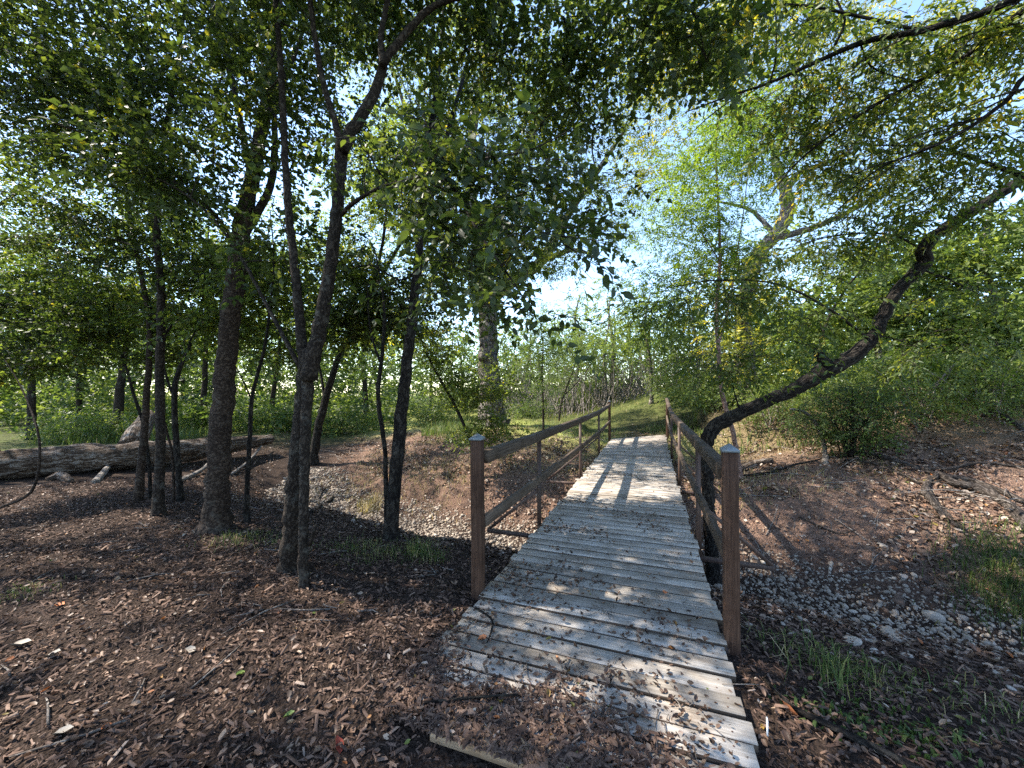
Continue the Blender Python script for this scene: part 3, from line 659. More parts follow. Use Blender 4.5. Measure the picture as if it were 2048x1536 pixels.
P, b = from_base(348, 1004, [(347, 950), (343, 900), (334, 865), (326, 830), (322, 790, .1), (330, 720, .2)])
tree('bent_sapling', 'thinnest crooked reddish stem, first of the thin pair right of the slim trunk', 'tree', [(P, [.026, .022, .021, .02, .018, .014, .008])], [bl(330, 700, 6.2, .4, .4, .3, 16)], 'broad', LEAF_SAP, BARK_RED, seed=7)
P, b = from_base(493, 1045, [(494, 985), (497, 920), (500, 860), (504, 795), (519, 735), (532, 680), (540, 610, .1), (548, 520, .2), (540, 420, .3)]); Yb = b[1]
tree('understorey_sapling', 'thin dark sapling just right of the thickest trunk', 'tree', [(P, [.042, .034, .032, .03, .028, .024, .021, .018, .013, .007]), (path([(503, 800), (490, 770), (470, 730, .1), (450, 690, .2)], Yb), [.014, .011, .008, .005])],
     [bl(530, 560, 5.1, .6, .5, .5, 40), bl(440, 640, 5.1, .45, .4, .35, 22), bl(560, 690, 5.3, .4, .4, .25, 14)], 'broad', LEAF_SAP, BARK_DARK, seed=8, tint=.46)
P, b = from_base(782, 1082, [(785, 1020), (793, 930), (803, 830), (812, 740), (824, 640), (835, 540), (842, 460), (852, 340, .1), (870, 200, .2), (885, 60, .3), (890, -100, .3)]); Yb = b[1]; print('T8', b)
limbs = [(P, [.10, .094, .09, .086, .08, .074, .066, .058, .052, .044, .034, .026, .015]), (path([(846, 430), (880, 330, .1), (905, 230, .2), (935, 120, .4), (950, 0, .5)], Yb), [.04, .034, .03, .022, .012]),
         (path([(836, 540), (800, 560, .1), (740, 530, .2), (690, 540, .3)], Yb), [.016, .013, .01, .005]), (path([(848, 400), (880, 350, .8), (930, 310, 1.8), (1000, 350, 2.6), (1070, 380, 3.0)], Yb), [.035, .03, .024, .016, .008]), (path([(880, 345, .8), (860, 280, 2.0), (820, 200, 3.0), (770, 80, 3.4)], Yb), [.028, .024, .018, .008]),
         (path([(845, 470), (900, 480, .1), (960, 450, .2), (1040, 470, .3)], Yb), [.025, .02, .015, .007])]
tree('leaning_bank_tree', 'smooth dark trunk leaning slightly right at the bank edge left of the bridge', 'tree', limbs,
     [bl(860, 120, 5.6, 1.2, 1.0, .8, 34), bl(1000, 200, 5.8, 1.1, .8, .8, 24), bl(1060, 380, 7.3, 1.1, .9, .6, 36), bl(910, 240, 7.6, 1.3, 1.1, .9, 44), bl(790, 400, 7.7, 1.0, .8, .6, 22), bl(760, 60, 7.9, 1.6, 1.0, 1.0, 28), bl(740, 540, 5.2, .7, .6, .5, 26), bl(860, 620, 5.4, .6, .6, .4, 22), bl(950, 480, 5.4, .7, .6, .5, 26), bl(700, 300, 5.6, .7, .7, .6, 18), bl(720, 640, 5.4, .5, .5, .3, 24)],
     'broad', LEAF, BARK_DARK, seed=9, sides=14, tint=.46)
P = np.vstack([at(772, 1095, Yb+.15), path([(773, 1040, .15), (772, 960, .15), (769, 890, .15), (758, 820, .15), (757, 770, .15), (763, 720, .15), (768, 660, .15), (766, 590, .2), (750, 500, .3)], Yb)])
P[0][2] = float(ground_z(P[0][0], P[0][1]))-.1
tree('crooked_sapling', 'thin crooked dark stem close beside the smooth leaning trunk', 'tree', [(P, [.04, .036, .034, .032, .031, .03, .028, .024, .016, .008]), (path([(763, 730, .15), (748, 690, .2), (738, 640, .25), (735, 570, .3)], Yb), [.02, .016, .012, .007])],
     [bl(740, 560, 5.3, .5, .5, .5, 14), bl(700, 640, 5.5, .4, .4, .3, 16)], 'broad', LEAF_SAP, BARK_DARK, seed=10, tint=.5)
# arched bare stem at the far left edge
P = path([(-60, 1045), (0, 1015), (48, 996), (70, 970), (79, 925), (77, 870), (62, 820, .1), (40, 770, .2), (10, 720, .3)], 4.9); P[0][2] = float(ground_z(P[0][0], P[0][1]))-.05
tree('arched_sapling', 'thin stem arching up from the ground at the left edge', 'tree', [(P, [.022, .021, .02, .019, .018, .016, .013, .010, .006])], [bl(20, 720, 5.4, .6, .5, .4, 34), bl(130, 660, 5.6, .5, .5, .4, 26)], 'broad', LEAF_SAP, BARK_RED, seed=12, tint=.45)
# shade trees added to block the sun, trunks out of view to the left
for i, (x, y, h, lab, bb) in enumerate([
    (-6.2, 1.9, 6.5, 'added shade tree whose leafy boughs reach in at the upper left corner', [((-4.6, 2.6, 5.4), (1.6, 1.2, .8), 80), ((-6.4, 1.6, 6.4), (2.0, 1.6, 1.0), 110), ((-3.0, 1.8, 6.6), (1.7, 1.4, .7), 80)]),
    (-9.5, 3.6, 7.5, 'added shade tree beyond the left edge with low dark leafy branches in view', [((-8.0, 4.6, 4.4), (1.6, 1.3, 1.2), 80), ((-9.5, 4.0, 7.2), (2.4, 2.0, 1.3), 110), ((-7.6, 6.2, 2.6), (1.0, .9, .8), 70), ((-6.6, 4.4, 6.8), (1.6, 1.5, 1.0), 80)]),
    (-13.5, 8.2, 8.0, 'unseen shade tree added far beyond the left edge whose shadow falls on the log', [((-12.0, 8.5, 6.0), (2.6, 2.4, 1.4), 130), ((-10.2, 10.2, 8.2), (2.4, 2.2, 1.2), 90), ((-12.5, 6.6, 7.8), (2.2, 2.0, 1.2), 90)]),
    (-5.0, -1.4, 6.0, 'unseen shade tree added behind the viewer on the left', [((-4.4, -.6, 5.4), (2.2, 1.8, .9), 120), ((-2.2, .2, 6.2), (1.8, 1.4, .7), 90)])]):
    g = float(ground_z(x, y)); P = np.array([(x, y, g-.1), (x+.1, y, 1.5), (x-.05, y+.1, 3), (x+.1, y, h-1.5), (x, y+.1, h)])
    lm = [(P, [.16, .13, .11, .08, .03])]+[(np.array([(x, y, h*.45), (np.array((x, y, h*.5))+np.array(c))/2+np.array((0, 0, .3)), c]), [.06, .04, .015]) for c, _, _ in bb]
    tree('added_shade_tree', lab, 'tree', lm, bb, 'mid', LEAF, BARK, seed=20+i, per=6, spread=.45, tint=.42, step=.2)

# ------------------------------------------------------------------ trees on the far bank
P, b = from_base(625, 928, [(632, 880), (648, 810), (668, 740), (690, 685), (716, 645, .1), (745, 600, .2), (765, 540, .3)]); Yb = b[1]
tree('leaning_far_tree', 'dark trunk leaning right behind the forked tree on the creek bank', 'tree', [(P, [.15, .13, .12, .105, .095, .085, .07, .055, .03]), (path([(650, 800), (640, 740, .2), (625, 680, .3)], Yb), [.05, .04, .02]), (path([(690, 690), (700, 640, .2), (690, 580, .4)], Yb), [.05, .035, .02]), (path([(716, 645, .1), (770, 540, -.5), (830, 450, -1.2), (900, 420, -2)], Yb), [.07, .055, .04, .02]), (path([(745, 600, .2), (770, 450, -.3), (775, 320, -1)], Yb), [.06, .045, .02])],
     [bl(740, 560, Yb+.5, 1.8, 1.4, 1.0, 30), bl(640, 620, Yb+.5, 1.3, 1.2, .8, 24), bl(680, 430, Yb+1, 2.0, 1.5, 1.4, 60), bl(830, 390, 10.8, 1.7, 1.4, 1.4, 60), bl(960, 520, 10.4, 1.0, .9, .7, 30), ((-1.2, 10.0, 5.3), (1.5, 1.7, .8), 60), ((-2.7, 9.9, 7.1), (1.6, 1.7, .9), 56), bl(770, 300, 10, 1.8, 1.5, 1.2, 60)], 'oak', LEAF_SAP, BARK_DARK, seed=13, per=6, spread=.5, tint=.5, step=.25, twigs=False)
P, b = from_base(985, 852, [(983, 800), (978, 740), (977, 690), (976, 630), (972, 575), (962, 500), (948, 430, .3), (938, 340, .5), (950, 230, .6), (975, 100, .8), (985, -30, 1)]); Yb = b[1]; print('oak', b)
OS = Yb/769/2
limbs = [(P, [p*OS for p in (76, 56, 50, 46, 44, 46, 40, 34, 30, 26, 20, 14, 8)]),
         (path([(975, 600), (1005, 575), (1040, 552, -.2), (1085, 520, -.4), (1130, 440, -.6), (1190, 350, -.8), (1250, 260, -.8)], Yb), [p*OS for p in (34, 32, 30, 24, 18, 12, 6)]),
         (path([(960, 480), (1000, 400, .5), (1060, 280, 1), (1120, 150, 1.2), (1150, 20, 1.5)], Yb), [p*OS for p in (24, 20, 16, 12, 6)]),
         (path([(945, 420), (880, 340, .5), (820, 240, 1), (780, 120, 1.2)], Yb), [p*OS for p in (20, 16, 12, 6)]),
         (path([(1085, 520, -.4), (1150, 500, -.6), (1200, 520, -.8)], Yb), [p*OS for p in (14, 9, 4)]),
         (path([(1000, 590), (1010, 560, -.6), (1000, 520, -1.5), (970, 450, -2.4)], Yb), [p*OS for p in (16, 12, 9, 4)])]
tree('oak_tree', 'large oak with thick pale furrowed trunk on the far bank', 'tree', limbs,
     [bl(950, 150, Yb+.5, 3.4, 3, 2.6, 150), bl(1110, 230, Yb, 2.4, 2.4, 2.4, 120), bl(840, 320, Yb, 2.2, 2, 2.0, 100), bl(1210, 420, Yb-1, 1.2, 1.6, 1.6, 60), bl(1260, 230, Yb, 1.5, 1.6, 2.0, 70), bl(1200, 60, Yb, 2.0, 2, 2.0, 60), bl(1040, 420, Yb-1, 1.8, 1.6, 1.4, 70), bl(900, 560, Yb-1, 1.8, 1.4, .9, 60), bl(1100, 520, Yb-1.2, 1.6, 1.2, .8, 40), bl(760, 80, Yb, 2, 2, 2, 60), bl(1000, -100, Yb, 4.5, 4, 2, 120)],
     'oak', LEAF_OAK, BARK_OAK, seed=14, sides=26, rough=.10, per=6, spread=.7, tint=.45, step=.15, twigs=False, bough_r=.02, scale=1.05)
# saplings on the far bank
def sapling(name, label, u, v, pts, rad, blobs, lm=LEAF_SHRUB, seed=0, bark=BARK, extra=(), spray='shrub', **kw):
    P, b = from_base(u, v, pts); Yb = b[1]
    lim = [(P, rad)]+[(path(e, Yb), er) for e, er in extra]
    return tree(name, label, 'sapling', lim, [bl(u_, v_, Yb+dy, rx, ry, rz, n) for (u_, v_, dy, rx, ry, rz, n) in blobs], spray, lm, bark, seed=seed, step=.15, **kw), Yb
sapling('bank_sapling', 'small leafy sapling leaning left behind the near left bridge post', 952, 960, [(948, 910), (935, 868), (912, 815), (890, 775), (862, 725), (843, 680), (828, 630, .1)], [.05, .046, .044, .04, .036, .03, .022, .012],
        [(930, 770, 0, .7, .5, .6, 46), (980, 860, -.3, .5, .4, .35, 30), (870, 690, 0, .6, .5, .4, 34), (800, 640, 0, .7, .5, .5, 30), (1000, 760, .2, .5, .4, .5, 22)], LEAF_SAP, 15, BARK_DARK, spray='broad', per=6, spread=.3, tint=.5)
sapling('slender_sapling', 'slender sapling with small leaves behind the middle of the left handrail', 1087, 866, [(1086, 800), (1084, 740), (1086, 690), (1080, 640)], [.05, .04, .034, .028, .014],
        [(1086, 740, 0, .9, .7, 1.3, 60), (1080, 680, 0, .7, .6, .6, 34)], seed=16, per=8, spread=.35, tint=.55, twigs=False, scale=1.3)
sapling('spreading_sapling', 'thin spreading sapling, second one behind the left handrail near the far post', 1117, 842, [(1122, 810), (1135, 770), (1148, 735), (1155, 700)], [.055, .045, .04, .032, .016],
        [(1150, 700, 0, 1.1, .8, .8, 70), (1115, 750, 0, .7, .6, .6, 34)], seed=17, per=8, spread=.4, tint=.6, twigs=False, scale=1.3,
        extra=[([(1128, 790), (1150, 770), (1180, 730), (1190, 690)], [.028, .022, .018, .008])])
rt, Yl = sapling('locust_tree', 'slender tree with reddish stem and bright fern-like green leaves by the right handrail', 1483, 957, [(1474, 909), (1466, 866), (1454, 825), (1442, 775), (1437, 700), (1433, 620, .1), (1440, 520, .2), (1436, 400, .3), (1432, 290, .4), (1445, 190, .5)],
        [.06, .055, .05, .05, .048, .045, .04, .034, .026, .018, .008],
        [(1420, 320, .3, .9, .8, .9, 80), (1350, 440, .3, .8, .7, .7, 55), (1500, 260, .4, .9, .8, .6, 60), (1440, 480, .3, .8, .7, .8, 60), (1330, 560, .3, .6, .6, .5, 26), (1560, 340, .3, .6, .6, .5, 24)],
        LEAF_FERN, 18, BARK_PINK, spray='fern', per=7, spread=.4, tint=.5, twigs=False, extra=[([(1437, 690), (1460, 600), (1475, 500, .1), (1490, 400, .2), (1500, 280, .3)], [.022, .02, .016, .012, .006]), ([(1438, 520, .2), (1390, 450, .2), (1340, 420, .2)], [.016, .012, .006])])
# leaning dark trunk crossing the view on the right
LP = [(1428, 1190, .1), (1423, 1100, .05), (1417, 1000), (1413, 930), (1414, 885), (1432, 852, -.03), (1480, 826, -.08), (1540, 800, -.14), (1600, 772, -.2), (1655, 740, -.26), (1705, 712, -.32), (1742, 680, -.38), (1762, 640, -.42), (1782, 600, -.46), (1815, 560, -.5),
      (1846, 528, -.54), (1850, 494, -.58), (1880, 462, -.6), (1960, 412, -.66), (2048, 357, -.74), (2160, 280, -.84), (2330, 160, -1.0), (2500, 40, -1.2)]
P = path(LP, 5.15); P[0][2] = float(ground_z(P[0][0], P[0][1]))-.15
lrad = rpx([52, 42, 40, 40, 42, 44, 41, 40, 42, 52, 44, 40, 36, 33, 31, 38, 35, 30, 29, 28, 26, 20, 12], 4.9)
limbs = [(P, lrad), (path([(1660, 742, -.27), (1640, 712, -.32), (1622, 690, -.36)], 5.15), [.10, .085, .06]), (path([(1650, 720, -.3), (1640, 690, -.3), (1660, 630, -.3), (1690, 580, -.35), (1722, 540, -.4), (1745, 505, -.4), (1790, 440, -.4)], 5.15), [.03, .026, .024, .022, .02, .016, .008]),
         (path([(1480, 822, -.08), (1470, 790, -.2), (1462, 760, -.3), (1440, 740, -.5)], 5.15), [.02, .014, .01, .005]), (path([(1740, 680, -.38), (1660, 620, -.8), (1560, 570, -1.1), (1440, 560, -1.3), (1340, 575, -1.4)], 5.15), [.03, .022, .016, .011, .005]),
         (path([(1850, 500, -.58), (1780, 470, -.8), (1680, 470, -1), (1560, 500, -1.2)], 5.15), [.026, .018, .013, .006]), (path([(1846, 540, -.55), (1900, 560, -.5), (1980, 600, -.4)], 5.15), [.02, .014, .006])]
tree('leaning_tree', 'dark furrowed trunk bending out over the bridge railing and leaning far to the right', 'tree', limbs,
     [bl(1400, 590, 3.9, .45, .4, .25, 13), bl(1500, 560, 4.0, .5, .4, .3, 15), bl(1620, 600, 4.1, .5, .4, .35, 16), bl(1440, 720, 4.6, .35, .35, .2, 14), bl(1540, 690, 4.4, .45, .4, .2, 9), bl(1720, 470, 4.3, .6, .5, .3, 18), bl(1930, 590, 4.5, .6, .5, .3, 16), bl(1880, 680, 4.9, .6, .5, .3, 12), bl(1600, 480, 4.4, .5, .4, .3, 13)],
     'pecan', LEAF_PECAN, BARK_DARK, seed=19, slim=.62, sides=24, rough=.10, step=.05, per=4, spread=.25, tint=.38, hang=.25, bough_r=.008, scale=.95)
# boughs sweeping in from the upper right
tx, ty = 5.6, 2.6
limbs = [(np.array([(tx, ty, float(ground_z(tx, ty))-.1), (tx, ty, 1), (tx-.1, ty, 3), (tx-.4, ty+.1, 4.4), (tx-.6, ty+.2, 5.6)]), [.2, .16, .14, .12, .06]),
         (np.vstack([(tx-.3, ty, 4.0), path([(2120, -20, 3.1), (1960, 28, 3.3), (1840, 62, 3.5), (1720, 86, 3.7), (1620, 130, 3.9), (1540, 165, 4.0), (1450, 195, 4.2), (1370, 225, 4.3)], 0)]), [.06, .045, .038, .034, .03, .024, .018, .012, .006]),
         (np.vstack([(tx-.2, ty, 3.6), path([(2110, 20, 3.2), (1990, 66, 3.5), (1920, 120, 3.6), (1840, 160, 3.7), (1760, 205, 3.8), (1690, 250, 3.9), (1600, 320, 4.1), (1540, 390, 4.2)], 0)]), [.05, .035, .03, .026, .022, .018, .014, .010, .005]),
         (np.vstack([(tx-.15, ty, 3.2), path([(2110, 140, 3.2), (2010, 205, 3.4), (1930, 260, 3.5), (1850, 300, 3.6), (1770, 330, 3.8), (1700, 380, 4.0)], 0)]), [.045, .028, .024, .02, .016, .012, .006]),
         (np.vstack([(tx-.1, ty, 2.9), path([(2130, 370, 3.6), (2030, 345, 3.9), (1960, 322, 4.0), (1900, 300, 4.1), (1840, 292, 4.2), (1740, 290, 4.3), (1690, 285, 4.4)], 0)]), [.04, .034, .03, .024, .02, .016, .011, .006]),
         (path([(1670, 90, 3.75), (1690, 40, 3.7), (1670, -10, 3.7), (1660, -90, 3.6)], 0), [.018, .014, .011, .006]), (path([(1720, 86, 3.7), (1740, 130, 3.8), (1780, 150, 3.9), (1850, 165, 3.9)], 0), [.012, .010, .008, .004]),
         (path([(1840, 60, 3.5), (1600, 10, 3.8), (1480, 20, 4), (1380, 30, 4.1)], 0), [.02, .014, .010, .005])]
pr = np.random.default_rng(3)
for k in range(20):      # long straight twigs hanging down and inwards from the boughs
    q = limbs[1+pr.integers(3)][0]; j = pr.integers(2, len(q)-1); a = q[j]*(1-.5)+q[j-1]*.5; L = pr.uniform(.5, 1.2); e = a+np.array((-.8*L, pr.uniform(0, .4)*L, -pr.uniform(.15, .75)*L))
    limbs.append((np.array([a, (a+e)/2+np.array((0, 0, .06*L)), e]), [.009, .007, .003]))
tree('pecan_tree', 'dark boughs with narrow leaflets sweeping in from the upper right corner', 'tree', limbs,
     [bl(1850, 120, 3.9, .9, .6, .5, 40), bl(1600, 200, 4.3, .8, .6, .45, 32), bl(1700, 330, 4.4, .8, .6, .4, 32), bl(1950, 300, 4.0, .6, .5, .5, 26), bl(1420, 60, 4.1, .35, .4, .3, 22), bl(1560, 40, 4.2, .5, .5, .3, 26), bl(1900, 420, 4.3, .7, .6, .3, 18), bl(1780, -120, 3.2, 1.6, 1.0, .5, 30), bl(2020, 60, 3.4, .6, .6, .5, 20)],
     'pecan', LEAF_PECAN, BARK_DARK, seed=21, sides=12, step=.08, per=5, spread=.3, tint=.42, hang=.2, bough_r=.008, yellow=.05)
# twisted oak behind
P, b = from_base(1492, 800, [(1490, 720), (1488, 640), (1500, 560), (1520, 505), (1552, 468), (1574, 430), (1572, 385, .1), (1558, 345, .2), (1550, 310, .3), (1568, 260, .4), (1590, 180, .5), (1600, 60, .6)]); Yb = b[1]; print('oak2', b); OS = Yb/769/2
limbs = [(P, [p*OS for p in (44, 40, 36, 34, 34, 32, 30, 30, 24, 20, 16, 14, 10, 6)]), (path([(1574, 380, .1), (1600, 345, .1), (1640, 330, .1), (1700, 300, .2), (1760, 220, .2)], Yb), [p*OS for p in (16, 14, 11, 8, 4)]),
         (path([(1556, 345, .2), (1540, 280, .3), (1480, 200, .4), (1420, 120, .5), (1390, 30, .5)], Yb), [p*OS for p in (14, 12, 10, 8, 4)]), (path([(1550, 470), (1500, 420, .2), (1420, 400, .4)], Yb), [p*OS for p in (14, 9, 4)]),
         (path([(1540, 480), (1640, 450, .3), (1740, 400, .5), (1850, 330, .6)], Yb), [p*OS for p in (18, 14, 10, 5)])]
tree('twisted_oak', 'oak with twisted pale trunk and sunlit yellow-green crown behind the leaning tree', 'tree', limbs,
     [bl(1560, 120, Yb+.5, 3.0, 2.4, 2.0, 130), bl(1400, 100, Yb, 1.6, 1.6, 1.8, 70), bl(1760, 180, Yb, 2.6, 2.2, 1.8, 110), bl(1900, 330, Yb-1, 2.2, 2, 1.5, 80), bl(1700, 380, Yb, 2.0, 1.6, 1.0, 70), bl(1600, 540, Yb+.5, 2.0, 1.5, .9, 60), bl(1495, 660, Yb-1.2, 1.0, .8, 1.6, 60), bl(1440, 560, Yb-.5, 1.2, 1, 1.0, 36), bl(1330, 300, Yb, 1.2, 1.0, 1.4, 44), bl(1330, 120, Yb, 1.4, 1.2, 1.6, 50), bl(1800, 520, Yb, 2.2, 1.5, 1.0, 70), bl(1960, 60, Yb, 2.4, 2, 1.8, 80), bl(1650, -80, Yb, 4, 3, 1.5, 90)],
     'oak', LEAF_OAK, BARK_OAK, seed=22, sides=20, per=6, spread=.65, tint=.68, step=.15, twigs=False, bough_r=.02, scale=1.0, yellow=.08)

# ------------------------------------------------------------------ middle distance: shrubs, thicket, background trees
def shrub(name, label, pos, rx, ry, rz, n, stems, lm=LEAF_SHRUB, seed=0, spray='shrub', per=6, tint=.5, scale=1.35, spread=.3, group=None, bark=BARK_GREY, twigs=False):
    r = np.random.default_rng(seed+900); x, y = pos; g = float(ground_z(x, y)); limbs = []
    for k in range(stems):
        a = r.uniform(0, 6.28); q = r.uniform(.2, .75)
        bx, by = x+r.normal(0, .12*rx), y+r.normal(0, .12*ry); tip = np.array((x+q*rx*math.cos(a), y+q*ry*math.sin(a), g+rz*r.uniform(1.0, 1.7)))
        p0 = np.array((bx, by, float(ground_z(bx, by))-.08)); md = p0*.45+tip*.55+np.array((0, 0, .15*rz)); limbs.append((np.array([p0, md, tip]), [r.uniform(.012, .028), .012, .005]))
    limbs[0][0][0][:2] = (x, y)
    return tree(name, label, 'shrub', limbs, [((x, y, g+rz*.95), (rx, ry, rz*.85), n)], spray, lm, bark, seed=seed, per=per, spread=spread, tint=tint, step=.25, twigs=twigs, scale=scale, group=group, trunk_name='stems', rough=0)
def gpos(u, v): b = base(u, v); return b[0], b[1]
shrub('bank_shrub', 'dense dark shrub growing on the bank under the leaning trunk', gpos(1700, 915), .75, .7, .75, 130, 16, LEAF_SHRUB, 31, 'shrub', 8, .35, 1.1, .28, bark=BARK_DARK, twigs=True)
shrub('bank_shrub', 'loose green shrub right of the dark bank shrub, at the top of the bank', gpos(1830, 850), 1.5, 1.2, .9, 150, 10, LEAF_SHRUB, 32, 'shrub', 6, .62, 1.3, .4)
shrub('bank_shrub', 'pale green shrub on the slope by the right edge', gpos(2000, 835), 1.6, 1.3, .8, 140, 8, LEAF_SHRUB, 33, 'shrub', 6, .7, 1.3, .4)
shrub('bank_shrub', 'small shrub in the sun behind the reddish sapling', gpos(1545, 850), .9, .8, .6, 80, 8, LEAF_SHRUB, 34, 'shrub', 6, .62, 1.2, .3)
P = path([(1580, 818), (1605, 822, .02), (1628, 842, .03), (1643, 872, .03), (1650, 905, .03)], 7.3)[::-1]; P = np.vstack([base(1652, 930)-np.array((0, 0, .05)), P]); 
tree('arched_branch', 'pale bare stem arching out of the dark bank shrub', 'dead branch', [(P, [.05, .045, .042, .038, .034, .02])], [], bark=BARK_GREY, seed=35)
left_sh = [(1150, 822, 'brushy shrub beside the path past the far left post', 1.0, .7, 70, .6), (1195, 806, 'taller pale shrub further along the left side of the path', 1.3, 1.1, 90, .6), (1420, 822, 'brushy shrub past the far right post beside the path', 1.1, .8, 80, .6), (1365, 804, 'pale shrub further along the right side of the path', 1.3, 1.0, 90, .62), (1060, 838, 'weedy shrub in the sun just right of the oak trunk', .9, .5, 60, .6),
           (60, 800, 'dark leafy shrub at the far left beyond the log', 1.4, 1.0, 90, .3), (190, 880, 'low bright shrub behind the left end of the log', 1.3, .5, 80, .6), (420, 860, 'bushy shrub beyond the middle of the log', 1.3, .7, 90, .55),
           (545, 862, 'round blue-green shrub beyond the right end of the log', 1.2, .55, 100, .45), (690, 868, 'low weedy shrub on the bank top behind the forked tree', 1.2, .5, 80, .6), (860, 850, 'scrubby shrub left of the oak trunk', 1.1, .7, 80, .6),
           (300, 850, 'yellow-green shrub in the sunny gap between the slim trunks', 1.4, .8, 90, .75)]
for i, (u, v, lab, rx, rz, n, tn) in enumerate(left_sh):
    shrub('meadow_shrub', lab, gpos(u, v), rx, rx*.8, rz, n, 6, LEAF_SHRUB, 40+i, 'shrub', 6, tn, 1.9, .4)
# background trees, each its own
bgt = [(157, 856, [(158, 800), (156, 750), (150, 700), (160, 640), (170, 560)], 11, 'thin straight trunk seen far off left of the log', [(160, 600, 0, 2, 1.6, 1.4, 60), (120, 480, 0, 2.2, 1.6, 1.4, 60)], .5),
       (230, 872, [(236, 820), (242, 760), (250, 700), (268, 640), (290, 560)], 20, 'dark leaning trunk behind the left half of the log', [(250, 590, 0, 2, 1.6, 1.2, 60), (320, 470, 0, 2.4, 1.6, 1.6, 70)], .45),
       (60, 880, [(64, 800), (60, 700), (50, 600), (70, 480)], 16, 'shadowed trunk at the far left edge behind the arched stem', [(60, 520, 0, 2, 1.6, 1.6, 70), (-20, 640, 0, 2, 1.5, 1.2, 60)], .35),
       (405, 860, [(408, 790), (412, 700), (420, 600), (430, 480)], 14, 'grey trunk far behind, just left of the thickest trunk', [(430, 520, 0, 2.4, 2, 1.8, 80), (480, 640, 0, 1.6, 1.4, .8, 40)], .55),
       (545, 850, [(546, 790), (560, 700), (555, 600), (570, 480)], 12, 'slim distant trunk right of the thickest trunk', [(560, 540, 0, 2.4, 2, 1.8, 80)], .6),
       (735, 845, [(730, 780), (728, 700), (745, 600), (740, 480)], 13, 'distant trunk left of the smooth leaning trunk', [(740, 520, 0, 2.6, 2, 2.0, 90), (700, 660, 0, 1.8, 1.5, .8, 44)], .62),
       (1210, 812, [(1212, 770), (1208, 720), (1216, 660), (1220, 600)], 9, 'thin pale trunk behind the far left end of the bridge', [(1220, 640, 0, 2.4, 2, 1.7, 90), (1190, 720, 0, 1.7, 1.5, .9, 50)], .7),
       (1302, 808, [(1303, 770), (1300, 720), (1290, 650), (1300, 590)], 10, 'thin pale trunk standing behind the deck end between the two far posts', [(1300, 650, 0, 2.4, 2, 1.6, 90)], .66),
       (1390, 808, [(1392, 770), (1398, 710), (1385, 640), (1400, 580)], 10, 'thin trunk behind the far right end of the railing', [(1390, 650, 0, 2.4, 2, 1.6, 90)], .6),
       (1140, 815, [(1150, 760), (1165, 700), (1150, 640), (1160, 590)], 10, 'crooked distant trunk right of the oak', [(1140, 650, 0, 2.4, 2, 1.4, 80), (1060, 680, 0, 2, 1.8, 1.2, 60)], .62),
       (1760, 800, [(1762, 740), (1755, 660), (1770, 560), (1780, 450)], 16, 'dark trunk in the thicket above the bank on the right', [(1780, 560, 0, 2.2, 1.8, 1.4, 80), (1700, 640, 0, 1.6, 1.4, .9, 50)], .5),
       (1980, 790, [(1985, 720), (1990, 620), (1970, 500), (1990, 380)], 20, 'dark trunk at the right edge above the bank', [(1990, 500, 0, 2.4, 2, 1.6, 90), (1940, 640, 0, 1.8, 1.5, .9, 60), (2040, 680, 0, 1.2, 1.2, .8, 40)], .6)]
for i, (u, v, pts, wpx, lab, bb, tn) in enumerate(bgt):
    P, b = from_base(u, v, pts, 26); Yb = b[1]; r0 = wpx*Yb/769/2
    tree('background_tree', lab, 'tree', [(P, list(np.linspace(r0*1.1, r0*.35, len(P))))], [bl(a, c, Yb+dy, rx*Yb/15, ry*Yb/15, rz*Yb/15, n) for a, c, dy, rx, ry, rz, n in bb], 'oak', LEAF_WOOD, BARK if i < 6 else BARK_GREY, seed=60+i,
         per=5, spread=.6, tint=tn, step=.3, twigs=False, scale=1.35, bough_r=.016)
# thicket of bare grey stems on the far side of the meadow
def thicket():
    r = np.random.default_rng(77); tb = Tubes()
    for k in range(520):
        x = r.uniform(-1, 16); y = r.uniform(19.5, 25)+.18*x; z = float(ground_z(x, y)); L = r.uniform(1.2, 3.6); a = r.uniform(0, 6.28); ln = r.uniform(.1, .9)
        e = np.array((x+L*ln*math.cos(a), y+L*ln*math.sin(a), z+L)); p0 = np.array((x, y, z-.05)); md = (p0+e)/2+r.normal(0, .15*L, 3)*.6
        tb.add(catmull([p0, md, e], .5)[0], np.linspace(.03, .008, len(catmull([p0, md, e], .5)[0])), 4, cap=False)
    o = link('thicket_stems', tb.mesh('thicket_stems', BARK_GREY)); tag(o, 'grey tangle of bare brush stems at the far edge of the meadow', 'brush', kind='stuff')
thicket()
